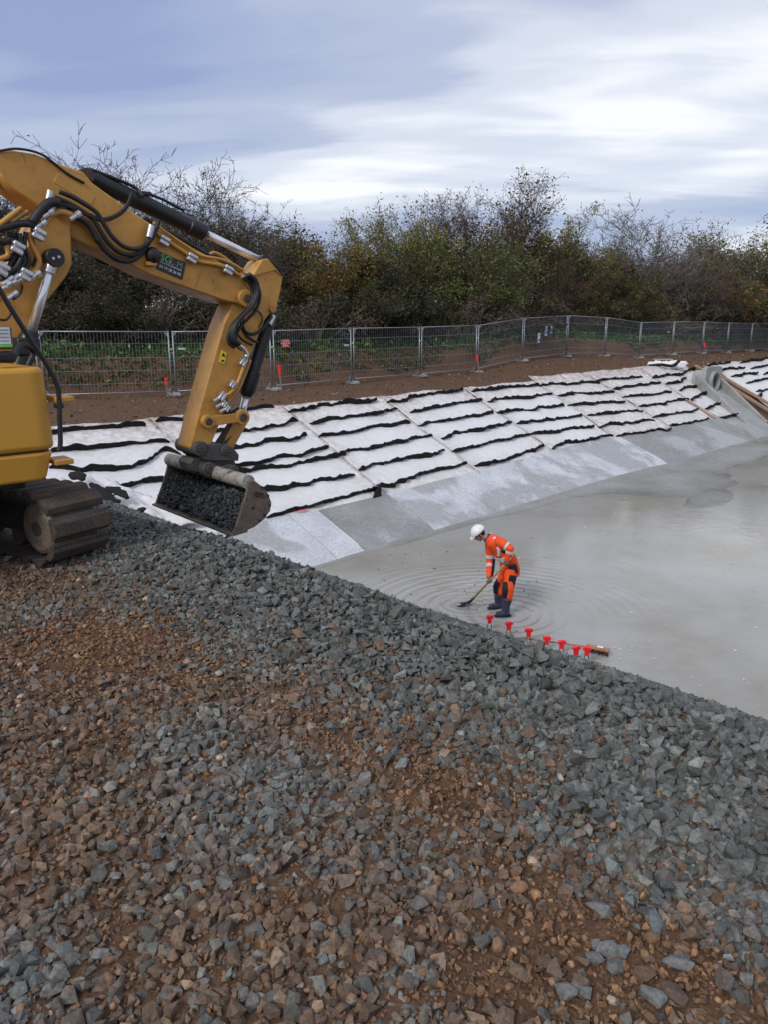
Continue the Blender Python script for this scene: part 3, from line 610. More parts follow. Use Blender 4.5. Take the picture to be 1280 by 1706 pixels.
# ================================================================== FENCE
GALV = simple('galvanised_steel', (0.30, 0.32, 0.35), 0.45, 0.6, 0.2, 20, 0)
FOOTM = concrete_mat('fence_block', (0.20, 0.20, 0.20), (0.34, 0.34, 0.33))
FH = 2.08
def fence():
    names = ['beside the excavator body', 'behind the excavator boom cylinder', 'behind the excavator arm', 'carrying the red sign', 'second to the right of the red sign', 'third to the right of the red sign', 'sloping up beside the mound', 'carrying the blue notices', 'first past the blue notices', 'second past the blue notices',
             'next to a leaning post right of the mound', 'above the rubble heap on the crest', 'behind the headwall pipe, left one', 'behind the headwall pipe, right one', 'second from the right edge', 'at the right edge']
    for i in range(len(FENCE)-1):
        A, B = np.array(FENCE[i]), np.array(FENCE[i+1]); root = empty('mesh_fence', A); L = np.linalg.norm((B-A)[:2]); d = nrm(np.array([*(B-A)[:2], 0])); dz = (B-A)[2]
        tag(root, 'grey wire mesh site fence panel ' + names[i], 'fence', 'temporary site fence along the path')
        P = lambda f, z: d*(0.07+f*(L-0.14))+np.array([0, 0, dz*f+z])
        for f in (0, 1): MB().tube([P(f, 0.03), P(f, FH)], 0.024, 8).build('post', GALV, root, smooth=True)
        for z, nm in ((FH-0.03, 'top_rail'), (0.16, 'bottom_rail')): MB().tube([P(0, z), P(1, z)], 0.019, 7).build(nm, GALV, root, smooth=True)
        wm = MB(); n = max(8, int(L/0.105)); t = 0.0022+0.00011*A[1]*0.5
        for k in range(1, n): wm.tube([P(k/n, 0.16), P(k/n, FH-0.03)], t, 3, caps=False)
        for z in (0.45, 0.85, 1.25, 1.68): wm.tube([P(0, z), P(1, z)], t*1.2, 3, caps=False)
        wm.build('wire_mesh', GALV, root)
        for f, sg in ((0, 1), (1, -1)):
            for z0, z1 in ((FH-0.03, FH-0.22), (0.16, 0.34)):
                a = P(f, z0); b = a+d*sg*0.16; c = P(f, z1); nrm_ = np.cross(d, [0, 0, 1])*0.004
                MB().hexa([a-nrm_, b-nrm_, c-nrm_], [a+nrm_, b+nrm_, c+nrm_]).build('gusset', GALV, root)
        MB().box(P(1, 1.5)+d*0.07, (0.05, 0.05, 0.05)).build('clamp', simple_cache('clip_steel', (0.5, 0.48, 0.4)), root)
    where = ['beside the excavator', 'behind the excavator boom cylinder', 'by the leftmost visible red stake', 'under the post left of the red sign', 'second from the red sign', 'third from the red sign', 'near the stake below the mound', 'at the foot of the mound', 'on top of the mound', 'at the far end of the mound', 'under the leaning post', 'above the rubble heap', 'behind the headwall', 'second past the headwall', 'third past the headwall', 'at the right edge']
    for i, P in enumerate(FENCE[:-1]):
        d = nrm(np.array([*(FENCE[i+1]-P)[:2], 0])); ang = math.atan2(d[1], d[0])+math.pi/2
        mb = MB(); hw, hh = 0.33, 0.12
        mb.prism([(-hw, 0), (hw, 0), (hw, hh*0.55), (hw*0.72, hh), (0.09, hh), (0.09, hh*0.6), (-0.09, hh*0.6), (-0.09, hh), (-hw*0.72, hh), (-hw, hh*0.55)], -0.11, 0.11)
        o = mb.build('concrete_block', FOOTM, None, bevel=0.012); o.location = (P[0], P[1], float(H(P[0], P[1]))-0.005); o.rotation_euler = (0, 0, ang+0.15*math.sin(i*3)); tag(o, 'grey concrete fence foot block '+where[i], 'concrete block', 'concrete blocks holding the fence')
    # red-topped stakes
    SW = simple('stake_wood', (0.25, 0.2, 0.16), 0.8); SR = simple('stake_red_paint', (0.85, 0.045, 0.03), 0.6, bump=0)
    for px, py, top, lab in [(279, 657, 629, 'under the excavator boom'), (468, 646, 608, 'below the red sign'), (799, 617, 590, 'at the start of the mound'), (1178, 587, 571, 'beyond the headwall')]:
        fi = min(range(len(FENCE)), key=lambda k: abs(project(FENCE[k])[0]-px)); Y = FENCE[fi][1]-0.35; b = at_y(px, py, Y); t_ = at_y(px-4, top, Y)
        root = empty('survey_stake', b); tag(root, 'thin wooden survey stake with red painted top '+lab, 'stake', 'red-topped survey stakes'); v = t_-b
        MB().box((0, 0, 0), (0.03, 0.03, 1)).build('shaft', SW, root); sh = root.children[0]; 
        mb = MB().tube([np.zeros(3)-v*0.15, v*0.55], 0.022, 4); me = sh.data; bpy.data.objects.remove(sh); mb.build('shaft', SW, root); MB().tube([v*0.55, v], 0.045 if Y < 40 else 0.06, 4).build('painted_top', SR, root)
    # signs hung on the fence
    RED = simple('red_sign', (0.55, 0.012, 0.02), 0.45, bump=0); WHT = simple('white_print', (0.8, 0.8, 0.8), 0.5, bump=0); BLU = simple('blue_print', (0.05, 0.22, 0.62), 0.5, bump=0)
    def sign(name, fi, px, py, w, h, mat, label, cat, group=None):
        A, B = np.array(FENCE[fi]), np.array(FENCE[fi+1]); d = nrm(np.array([*(B-A)[:2], 0])); n = np.array([d[1], -d[0], 0]); c = at_plane(px, py, A+n*0.04, n)
        root = empty(name, c, math.atan2(d[1], d[0])); tag(root, label, cat, group); MB().box((0, 0, 0), (w, 0.006, h)).build('plate', mat, root); return root
    M = lambda x, z, y=-0.005: Matrix.Translation((x, y, z)) @ Matrix.Rotation(math.pi/2, 4, 'X')
    r = sign('warning_sign', 3, 475, 572, 0.36, 0.27, RED, 'small red sign with white lettering hung on the fence', 'sign')
    for k, (s_, z) in enumerate([('CHANTIER', 0.07), ('INTERDIT AU', 0.0), ('PUBLIC', -0.07)]): text_obj('lettering', s_, 0.068, WHT, r, M(0, z), 0.002)
    for w_, h_, z_ in ((0.34, 0.006, 0.124), (0.34, 0.006, -0.124)): MB().box((0, -0.004, z_), (w_, 0.004, h_)).build('border', WHT, r)
    for px, py, w, h, top, lab in [(899, 563, 0.19, 0.46, 0.55, 'lowest blue and white notice on the fence'), (911, 551, 0.20, 0.46, 0.4, 'middle blue and white notice on the fence, the largest'), (920, 549, 0.15, 0.34, 0.35, 'small white notice with blue print, right of the other two')]:
        r = sign('safety_notice', 7, px, py, w, h, WHT, lab, 'notice', 'blue and white notices on the fence')
        MB().box((0, -0.005, h*(0.5-top/2-0.52)+0.02), (w*0.9, 0.004, h*0.40)).build('blue_panel', BLU, r); MB().add([(-w*.3, -.006, h*.1), (w*.35, -.006, h*.25), (w*.3, -.006, h*.38), (-w*.1, -.006, h*.36)], [(0, 1, 2, 3)]).build('pictogram', BLU, r)
        MB().box((0, -0.0075, -h*0.42), (w*0.7, 0.003, h*0.04)).build('lettering', WHT, r)
    for fi, px, py, lab in [(2, 302, 581, 'small pale maker plate on the fence behind the excavator boom'), (4, 577, 575, 'small pale maker plate on the fence right of the red sign'), (11, 1115, 553, 'small pale maker plate on the far fence')]:
        sign('maker_plate', fi, px, py, 0.24 if px < 1000 else 0.3, 0.055, simple_cache('pale_plate', (0.6, 0.65, 0.7)), lab, 'plate', 'maker plates on the fence')
_sc = {}
def simple_cache(n, c, **k):
    if n not in _sc: _sc[n] = simple(n, c, **k)
    return _sc[n]
fence()
# ================================================================== VEGETATION
def leaf_mat(name, gain=1.0):
    t = NT(name); a = t.attr('tint'); oi = t.N.new('ShaderNodeObjectInfo')
    hs = t.N.new('ShaderNodeHueSaturation'); t.L.new(a, hs.inputs['Color']); t.put(hs.inputs['Hue'], t.math('ADD', 0.485, t.math('MULTIPLY', oi.outputs['Random'], 0.03))); t.put(hs.inputs['Value'], t.math('ADD', 0.75*gain, t.math('MULTIPLY', oi.outputs['Random'], 0.5*gain)))
    t.set(hs.outputs[0], 0.6, spec=0.3)
    tr = t.N.new('ShaderNodeBsdfTranslucent'); t.L.new(hs.outputs[0], tr.inputs['Color']); mx = t.N.new('ShaderNodeMixShader'); mx.inputs[0].default_value = 0.25
    t.L.new(t.b.outputs[0], mx.inputs[1]); t.L.new(tr.outputs[0], mx.inputs[2]); t.L.new(mx.outputs[0], t.out.inputs['Surface']); return t.m
LEAF = leaf_mat('leaves'); BARK = simple('bark', (0.088, 0.068, 0.056), 0.9, var=0.4, bump=0); BARK_P = simple('pale_bark', (0.135, 0.115, 0.105), 0.9, var=0.3, bump=0)
def seg_tubes(segs, n=3):
    S = np.array([np.r_[a, b, ra, rb] for a, b, ra, rb in segs]); A, B, ra, rb = S[:, :3], S[:, 3:6], S[:, 6], S[:, 7]
    T = B-A; T /= np.linalg.norm(T, axis=1, keepdims=True)+1e-9; ref = np.where(np.abs(T[:, 2:3]) < 0.9, np.array([[0, 0, 1.]]), np.array([[1., 0, 0]])); U = np.cross(T, ref); U /= np.linalg.norm(U, axis=1, keepdims=True)+1e-9; W = np.cross(T, U)
    V = np.zeros((len(S), 2*n, 3))
    for k in range(n):
        c, s = math.cos(2*math.pi*k/n), math.sin(2*math.pi*k/n); V[:, k] = A+(U*c+W*s)*ra[:, None]; V[:, n+k] = B+(U*c+W*s)*rb[:, None]
    f = np.array([(k, (k+1) % n, n+(k+1) % n, n+k) for k in range(n)]); Fc = (f[None]+(np.arange(len(S))*2*n)[:, None, None]).reshape(-1, 4); return V.reshape(-1, 3), Fc
def leaves_mesh(P, size, cols, rng, aspect=0.6):
    n = len(P); d = rng.normal(size=(n, 3)); d /= np.linalg.norm(d, axis=1, keepdims=True); e = np.cross(d, rng.normal(size=(n, 3))); e /= np.linalg.norm(e, axis=1, keepdims=True)+1e-9
    s = size[:, None]; nn = np.cross(d, e)*s*0.12
    V = np.stack([P-d*s*0.5, P+e*s*aspect*0.5+nn, P+d*s*0.5, P-e*s*aspect*0.5+nn], 1).reshape(-1, 3); Fc = np.arange(4*n).reshape(n, 4); return V, Fc, np.repeat(cols, 4, axis=0)
def grow(seed, h, spread, stems, twig, leafn, lsize, palette, upright=0.5, bare_top=0.0):
    """returns branch segments and leaf points for a tree of height h"""
    rng = np.random.RandomState(seed); segs = []; tips = []
    def branch(p, d, length, r, lvl):
        n = max(3, int(length/0.35)) if lvl < 2 else 3; st = length/n; kids = []
        for i in range(n):
            d = nrm(d+rng.normal(size=3)*(0.13+0.06*lvl)+np.array([0, 0, 0.05*upright])); q = p+d*st; r2 = r*(0.86 if lvl == 0 else 0.78)
            segs.append((p, q, r, r2, lvl)); p, r = q, max(r2, 0.006)
            if lvl < 3 and i >= (1 if lvl else n//4): kids.append((p.copy(), d.copy(), r))
            if lvl >= 2: tips.append(p.copy())
        for (kp, kd, kr) in kids:
            for _ in range(2 if lvl == 0 else (twig if lvl == 1 else twig)):
                if lvl >= 1 and rng.rand() < 0.25: continue
                ax = nrm(np.cross(kd, rng.normal(size=3))); ang = rng.uniform(0.45, 1.0)*(1.15-0.5*upright); nd = nrm(kd*math.cos(ang)+ax*math.sin(ang)+np.array([0, 0, 0.12*upright]))
                branch(kp, nd, length*rng.uniform(0.30, 0.52)*(1.0 if lvl < 2 else 0.8), max(kr*0.6, 0.006), lvl+1)
    for k in range(stems):
        a = rng.rand()*6.28; sp = spread*math.sqrt(rng.rand()); d = nrm(np.array([math.cos(a)*sp, math.sin(a)*sp, 1.0])); branch(np.array([0, 0, -0.15]), d, h*rng.uniform(0.5, 0.74), 0.035+0.006*h, 0)
    tips = np.array(tips); z = np.array([max(s_[0][2], s_[1][2]) for s_ in segs]); sc = h/max(z.max(), 0.1)
    segs = [(a*sc, b*sc, ra, rb, lv_) for a, b, ra, rb, lv_ in segs]; tips = tips*sc
    hz = tips[:, 2]/h; w = np.clip(1.15-bare_top*sstep(0.45, 0.95, hz), 0.02, 1); w /= w.sum()
    if not leafn: return segs, None
    c = tips[rng.choice(len(tips), leafn, p=w)]+rng.normal(size=(leafn, 3))*0.16
    pal = np.array(palette); ci = rng.randint(len(pal), size=leafn); cl = fbm(c[:, 0]*1.2+seed, c[:, 2]*1.2+c[:, 1], 2); ci = np.clip((cl*1.8-0.4+0.35*(rng.rand(leafn)-0.5))*len(pal), 0, len(pal)-1).astype(int)
    col = pal[ci]*np.exp(rng.normal(size=(leafn, 1))*0.28); return segs, (c, np.clip(rng.lognormal(np.log(lsize), 0.3, leafn), 0.03, 0.3), np.clip(col, 0.005, 1))
GRN = [(0.062, 0.070, 0.024), (0.085, 0.094, 0.030), (0.115, 0.130, 0.042), (0.14, 0.155, 0.055)]
OLV = [(0.085, 0.081, 0.031), (0.116, 0.112, 0.037), (0.155, 0.136, 0.043), (0.085, 0.054, 0.028)]
RST = [(0.155, 0.078, 0.028), (0.202, 0.116, 0.034), (0.116, 0.101, 0.031), (0.248, 0.132, 0.031)]
YEL = [(0.155, 0.155, 0.040), (0.232, 0.209, 0.046), (0.109, 0.132, 0.039), (0.295, 0.202, 0.046)]
DRK = [(0.036, 0.040, 0.019), (0.05, 0.055, 0.023), (0.060, 0.050, 0.026), (0.07, 0.072, 0.03)]
BRN_ = [(0.093, 0.065, 0.040), (0.124, 0.084, 0.046), (0.070, 0.062, 0.031), (0.155, 0.093, 0.046)]
#            seed h  spread stems twig leaves size palette upright bare_top bark
KINDS = {
 'bare':   (1, 7.0, 0.55, 5, 3, 1500, 0.08, BRN_, 0.55, 0.9, BARK),
 'bare2':  (2, 7.0, 0.75, 6, 3, 2500, 0.085, OLV, 0.4, 0.95, BARK),
 'pale':   (3, 6.5, 0.8, 6, 3, 1500, 0.07, GRN, 0.45, 0.9, BARK_P),
 'olive':  (4, 6.0, 0.6, 5, 2, 9000, 0.115, OLV, 0.6, 0.3, BARK),
 'rust':   (5, 5.0, 0.6, 6, 2, 8000, 0.11, RST, 0.5, 0.3, BARK),
 'yellow': (6, 7.5, 0.35, 4, 2, 6500, 0.12, YEL, 0.9, 0.35, BARK),
 'spire':  (7, 8.5, 0.3, 4, 2, 4500, 0.115, BRN_+RST[:1], 0.95, 0.6, BARK),
 'green':  (8, 5.0, 0.6, 5, 2, 10000, 0.12, GRN, 0.55, 0.15, BARK),
 'dark':   (9, 4.2, 0.85, 8, 2, 12000, 0.115, DRK, 0.35, 0.1, BARK),
 'bush':   (10, 3.2, 1.0, 9, 2, 8000, 0.11, DRK[:3]+OLV[:2], 0.3, 0.4, BARK),
 'bramble': (12, 2.6, 1.3, 10, 3, 2500, 0.09, OLV[:1]+BRN_, 0.1, 0.4, BARK_P),
}
WORDS = {'bare': 'leafless brown twiggy tree', 'bare2': 'dense bare tree with a few olive leaves', 'pale': 'pale grey bare round-headed tree', 'olive': 'olive brown leafy tree', 'rust': 'rust-tinted autumn shrub', 'yellow': 'slender yellow-green autumn tree',
         'spire': 'tall slender brown tree with thin leaves', 'green': 'bright green leafy tree', 'dark': 'dark evergreen thicket', 'bush': 'dark green low bush', 'bramble': 'tangle of pale bare bramble stems'}
TM = {}
def tree_meshes(kind):
    if kind in TM: return TM[kind]
    sd, h, sp, st, tw, ln, ls, pal, upr, bt, bark = KINDS[kind]; segs, lv = grow(sd, h, sp, st, tw, ln, ls, pal, upr, bt); rng = np.random.RandomState(sd)
    big = [s for s in segs if s[4] == 0]; fine = [s for s in segs if s[4] > 0]; big = [s[:4] for s in big]; fine = [s[:4] for s in fine]; fine = [(a, b, max(ra, 0.0085), max(rb, 0.006)) for a, b, ra, rb in fine]
    out = []
    for nm, sg, n in (('trunk', big, 5), ('twigs', fine, 3)):
        V, Fc = seg_tubes(sg, n); o = raw_mesh(nm, V, Fc, bark, None); out.append((nm, o.data)); bpy.data.objects.remove(o)
    V, Fc, C = leaves_mesh(*lv, rng); o = raw_mesh('crown', V, Fc, LEAF, C); out.append(('crown', o.data)); bpy.data.objects.remove(o)
    TM[kind] = (h, out); return TM[kind]
def tree(kind, x, y, height, rz, width, label):
    h, ms = tree_meshes(kind); root = empty({'bush': 'bush', 'dark': 'thicket', 'bramble': 'bramble', 'rust': 'shrub'}.get(kind, 'tree'), (x, y, float(H(x, y))-0.05), rz); s = height/h; root.scale = (s*width, s*width, s)
    tag(root, label, {'bush': 'bush', 'dark': 'thicket', 'bramble': 'bramble', 'rust': 'shrub'}.get(kind, 'tree'), 'trees and shrubs of the hedge behind the fence')
    for nm, me in ms:
        o = bpy.data.objects.new(nm, me); COL.objects.link(o); o.parent = root
def row_xy(px, back):
    """position on the hedge line seen at image column px, `back` metres behind the fence"""
    pts = [(project(p)[0], p) for p in FENCE]; xs = [a for a, _ in pts]; P = np.array([p for _, p in pts]); X = np.interp(px, xs, P[:, 0]); Y = np.interp(px, xs, P[:, 1])
    if px < xs[0]: k = (px-xs[0])/(xs[1]-xs[0]); X, Y = P[0, 0]+k*(P[1, 0]-P[0, 0]), P[0, 1]+k*(P[1, 1]-P[0, 1])
    if px > xs[-1]: k = (px-xs[-1])/(xs[-1]-xs[-2]); X, Y = P[-1, 0]+k*(P[-1, 0]-P[-2, 0]), P[-1, 1]+k*(P[-1, 1]-P[-2, 1])
    sc = (Y+back)/Y; return X*sc, Y*sc
TREES = [  # px, top py, metres behind fence, kind, width, tail of the label
 (-60, 250, 9, 'bare', 1.1, 'at the left edge behind the boom'), (20, 262, 8, 'bare2', 1.1, 'above the excavator boom at far left'), (110, 285, 9, 'bare', 1.1, 'behind the top of the boom'), (205, 262, 9, 'bare2', 1.0, 'behind the black boom cylinder'), (285, 262, 8, 'bare', 1.15, 'rising highest left of the arm'), (345, 292, 10, 'bare2', 1.0, 'right of the tallest left one'),
 (405, 322, 9, 'bare', 1.0, 'above the end of the boom cylinder'), (455, 350, 8, 'olive', 0.95, 'above the top of the excavator arm'), (505, 362, 9, 'bare2', 0.9, 'right of the excavator arm top'), (550, 385, 8, 'olive', 1.0, 'left of the gap in the hedge skyline'), (600, 398, 9, 'bare', 0.9, 'at the lowest dip of the skyline'),
 (650, 348, 10, 'yellow', 1.0, 'left of the tallest central ones'), (690, 345, 9, 'yellow', 0.9, 'second in the yellow pair'), (735, 325, 10, 'spire', 1.0, 'left of the highest central tree'), (775, 320, 11, 'spire', 0.9, 'in the middle of the central group'), (830, 292, 10, 'spire', 1.15, 'highest of the central group'), (880, 335, 10, 'yellow', 0.9, 'right of the highest central tree'),
 (925, 368, 9, 'olive', 0.9, 'falling away to the right of the central group'), (970, 385, 9, 'yellow', 0.75, 'in the low part right of centre'), (1010, 392, 10, 'olive', 0.9, 'left of the pale round tree'), (1100, 338, 9, 'pale', 1.2, 'standing out against the sky on the right'), (1050, 378, 12, 'bare2', 0.9, 'just left behind the pale round tree'), (1175, 372, 11, 'bare', 0.9, 'just right of the pale round tree'),
 (1215, 372, 9, 'yellow', 1.0, 'left of the orange one at the right edge'), (1255, 362, 10, 'rust', 1.0, 'orange at the right edge'), (1320, 355, 10, 'yellow', 1.0, 'past the right edge'), (1385, 350, 9, 'olive', 1.0, 'well past the right edge'),
 (60, 300, 14, 'bare2', 1.2, 'in the back row above the boom'), (160, 300, 14, 'bare', 1.2, 'in the back row behind the boom cylinder'), (250, 285, 13, 'bare2', 1.2, 'in the back row left of the tallest'), (380, 335, 14, 'olive', 1.2, 'in the back row behind the cylinder rod'), (480, 395, 14, 'olive', 1.3, 'in the back row right of the arm'), (620, 405, 13, 'spire', 1.2, 'in the back row below the skyline dip'), (705, 375, 14, 'spire', 1.2, 'in the back row behind the yellow pair'), (800, 385, 15, 'olive', 1.3, 'in the back row behind the spires'), (865, 390, 14, 'olive', 1.3, 'in the back row right of the spires'), (950, 400, 14, 'spire', 1.3, 'in the back row right of centre'), (1080, 420, 14, 'olive', 1.3, 'in the back row behind the pale tree'), (1200, 410, 14, 'olive', 1.3, 'in the back row near the right edge'),
 # middle row
 (-80, 380, 5, 'olive', 1.1, 'low at the left edge'), (60, 400, 5, 'dark', 1.2, 'under the boom at far left'), (150, 395, 5, 'bare2', 1.0, 'seen under the boom beside the lift cylinder'), (240, 405, 5.5, 'dark', 1.1, 'seen under the middle of the boom'), (330, 400, 5.5, 'bare2', 0.9, 'seen just left of the arm'), (420, 375, 6, 'bare2', 0.9, 'behind the top of the arm'), (520, 405, 5.5, 'rust', 1.0, 'right of the arm at mid height'), (585, 412, 6, 'rust', 0.9, 'orange-brown below the skyline dip'),
 (650, 420, 5, 'dark', 1.0, 'in the dark hollow left of centre'), (720, 405, 6, 'olive', 0.9, 'in front of the spires'), (790, 402, 5.5, 'green', 1.0, 'bright against darker ones at centre'), (860, 420, 5, 'bare2', 0.9, 'in front right of the central group'), (930, 425, 6, 'spire', 0.9, 'above the blue notices'), (990, 430, 5.5, 'olive', 0.9, 'right of the blue notices'), (1060, 440, 6, 'olive', 0.8, 'in front of the pale round tree'), (1130, 425, 6, 'bare', 0.9, 'in front right of the pale round tree'), (1190, 430, 6, 'rust', 0.9, 'reddish left of the orange one'), (1250, 415, 6, 'green', 1.0, 'low at the right edge'), (1330, 420, 6, 'olive', 1.0, 'low past the right edge'),
 # front row
 (-30, 470, 3, 'bush', 1.1, 'at the left edge behind the excavator'), (90, 475, 3, 'bramble', 1.2, 'above the fence at far left'), (180, 470, 3, 'dark', 1.1, 'above the fence under the boom'), (270, 478, 3, 'bramble', 1.1, 'above the fence left of the arm'), (350, 480, 3, 'bush', 1.0, 'above the fence behind the arm'), (440, 470, 3.2, 'dark', 1.0, 'just right behind the arm'), (520, 480, 3, 'bramble', 1.1, 'above the panel with the red sign'), (590, 470, 3.5, 'dark', 1.0, 'above the fence left of centre'), (660, 478, 3, 'bush', 1.1, 'in the dark part at centre'), (720, 470, 3.5, 'dark', 1.1, 'darkest one at centre'),
 (780, 480, 3, 'bramble', 1.2, 'tangled before the dark hollow'), (840, 470, 3.5, 'bramble', 1.2, 'left of the mound'), (900, 480, 4.5, 'bush', 0.9, 'behind the blue notices'), (960, 485, 5.5, 'dark', 0.8, 'behind the mound'), (1040, 490, 6, 'bush', 0.9, 'right of the mound'), (1100, 480, 6, 'bramble', 1.1, 'below the pale round tree'), (1160, 485, 6, 'dark', 0.9, 'above the headwall'), (1215, 480, 6, 'bramble', 1.1, 'right of the headwall'), (1275, 480, 6, 'bush', 1.0, 'above the fence at the right edge'),
]
def hedge():
    rng = random.Random(8)
    for px, top, back, kind, w, tail in TREES:
        x, y = row_xy(px, back*1.15); z0 = float(H(x, y)); zt = at_y(px, top, y)[2]; hgt = max(1.2, (zt-z0)*1.02)
        tree(kind, x, y, hgt, rng.uniform(0, 6.28), w*rng.uniform(0.95, 1.1)*(1.25 if kind in ('bush', 'dark', 'bramble', 'olive', 'rust', 'green') else 1.1), WORDS[kind]+' '+tail)
hedge()
def ground_cover():
    rng = np.random.RandomState(21); n = 60000; q = 4+rng.rand(n)*72; r = 1.0+rng.rand(n)**1.4*5.5; fs = np.interp(q, _fq, _fs); s = fs+r; x, y = xy(q, s); z = H(x, y)
    gm = fbm(q*0.35, r*0.5+3, 3)+0.25*sstep(0.9, 2.0, r)-0.1*sstep(2.5, 5, r); keep = rng.rand(n) < sstep(0.32, 0.55, gm); x, y, z, q = x[keep], y[keep], z[keep], q[keep]; n = len(x)
    P = np.stack([x, y, z+rng.rand(n)**2*0.32], -1); pal = np.array([(0.055, 0.115, 0.026), (0.075, 0.15, 0.035), (0.05, 0.085, 0.027), (0.11, 0.165, 0.05)]); c = pal[rng.randint(4, size=n)]*np.exp(rng.normal(size=(n, 1))*0.3)
    V, Fc, C = leaves_mesh(P, np.clip(rng.lognormal(np.log(0.13), 0.4, n), 0.05, 0.35), c, rng, 0.5); o = raw_mesh('ground_cover', V, Fc, LEAF, C); tag(o, 'green weeds and ivy growing along the top of the earth bank', kind='stuff')
    # clods on the path
    n = 9000; q = 3+rng.rand(n)*60; fs = np.interp(q, _fq, _fs); s = S_CREST+0.1+rng.rand(n)*(fs+1.6-S_CREST); x, y = xy(q, s); z = H(x, y); size = np.clip(rng.lognormal(np.log(0.05), 0.5, n), 0.02, 0.22)
    c = np.array([0.10, 0.055, 0.034])*np.exp(rng.normal(size=(n, 1))*0.35); c = np.where(rng.rand(n, 1) < 0.05, np.array([0.34, 0.30, 0.25]), c)
    V, Fc, C = scatter(CRUMBS, np.stack([x, y, z], -1), size, c, 1.0, rng); o = raw_mesh('earth_clods', V, Fc, SOILBIT, C); tag(o, 'loose brown earth clods and pale stones on the churned path', kind='stuff')
ground_cover()
# ================================================================== EXCAVATOR
def yellow_mat():
    t = NT('machine_yellow'); n = t.noise(2.2, 6, 0.65, 0.5); n2 = t.noise(9, 6, 0.7, 0.4); n3 = t.noise(60, 4)
    c = t.ramp(n, [(0.3, (0.46, 0.225, 0.042)), (0.7, (0.56, 0.285, 0.055))])
    c = t.mix(t.ramp(n2, [(0.50, 0.0), (0.74, 0.6)]), c, (0.27, 0.135, 0.045))       # dried mud haze
    c = t.mix(t.ramp(t.noise(14, 5, 0.75, 1.2, sc=(1, 1, 0.35)), [(0.62, 0.0), (0.70, 0.8)]), c, (0.055, 0.032, 0.02))   # scrapes
    t.set(c, t.ramp(n2, [(0.3, 0.33), (0.7, 0.6)])); t.bump(n3, 0.05, 0.002); return t.m
YEL_M = yellow_mat()
YEL_C = simple('clean_yellow_cowl', (0.58, 0.29, 0.036), 0.38, var=0.05, scale=1.5, bump=0.02)
def grime_mat(name, base, dirt, rough=0.7, amt=(0.4, 0.65)):
    t = NT(name); n = t.noise(7, 6, 0.7, 0.4); n2 = t.noise(45, 5); c = t.mix(t.ramp(n, [(amt[0], 0.0), (amt[1], 1.0)]), base, dirt)
    c = t.mix(1.0, c, t.ramp(n2, [(0.3, (0.65, 0.65, 0.65)), (0.7, (1.3, 1.3, 1.3))]), 'MULTIPLY'); t.set(c, rough); t.bump(t.math('ADD', n2, n), 0.4, 0.008); return t.m
TRK = grime_mat('muddy_track_steel', (0.040, 0.034, 0.030), (0.095, 0.058, 0.038), 0.8)
IDL = grime_mat('worn_idler_steel', (0.17, 0.14, 0.12), (0.12, 0.07, 0.045), 0.6)
BKT = grime_mat('bucket_steel', (0.105, 0.085, 0.072), (0.17, 0.115, 0.085), 0.62)
BKT_IN = grime_mat('bucket_inside_steel', (0.045, 0.040, 0.037), (0.075, 0.06, 0.05), 0.65)
CPL = grime_mat('coupler_grey_paint', (0.062, 0.062, 0.066), (0.085, 0.066, 0.055), 0.6)
PIPE_W = grime_mat('worn_tube_steel', (0.36, 0.34, 0.31), (0.13, 0.085, 0.06), 0.5, (0.45, 0.62))
BLK = simple('black_paint', (0.012, 0.012, 0.014), 0.42, bump=0.03); RUB = simple('hose_rubber', (0.014, 0.014, 0.015), 0.55, bump=0.05)
CHR = simple('chrome_rod', (0.80, 0.81, 0.83), 0.3, 0.75, 0.03, 5, 0); ZNC = simple('zinc_fitting', (0.55, 0.56, 0.58), 0.38, 0.85, 0.15, 30, 0)
FRM = grime_mat('undercarriage_frame', (0.022, 0.021, 0.022), (0.07, 0.045, 0.032), 0.7, (0.5, 0.75))
EX_TH = math.atan2(1.97, 2.22); EXO = np.array([-3.72, 5.03, 0.0])
U = np.array([math.cos(EX_TH), math.sin(EX_TH), 0]); RIGHT = np.array([math.sin(EX_TH), -math.cos(EX_TH), 0])
EX = empty('excavator', EXO, EX_TH); tag(EX, 'yellow tracked excavator with black hoses holding a bucket of gravel', 'excavator')
def LP(px, py, yl):                   # point of the machine's own frame seen at a pixel, on the vertical plane yl metres left of the boom axis
    P = at_plane(px, py, EXO-RIGHT*yl, RIGHT)-EXO; return np.array([P@U, yl, P[2]])
def prof(pts, yl): return [(p[0], p[2]) for p in (LP(x, y, yl) for x, y in pts)]
def part(mb, name, mat, parent=None, **k): return mb.build(name, mat, parent or EX, **k)
def boss(c, r, y0, y1, n=20): return MB().cyl((c[0], y0, c[2]), (c[0], y1, c[2]), r, n)
BW = 0.165
# --- upper boom
up = [(-14, 262), (-4, 250), (20, 250), (58, 256), (100, 273), (140, 287), (152, 303), (196, 335), (240, 366), (262, 379), (300, 402), (350, 428), (392, 449), (412, 470), (418, 490), (412, 503), (398, 507), (372, 501), (320, 483), (250, 458), (190, 428), (118, 396), (96, 374), (66, 345), (30, 322), (12, 306), (0, 284)]
boom = part(MB().prism(prof(up, -BW), -BW, BW), 'boom', YEL_M, bevel=0.014)
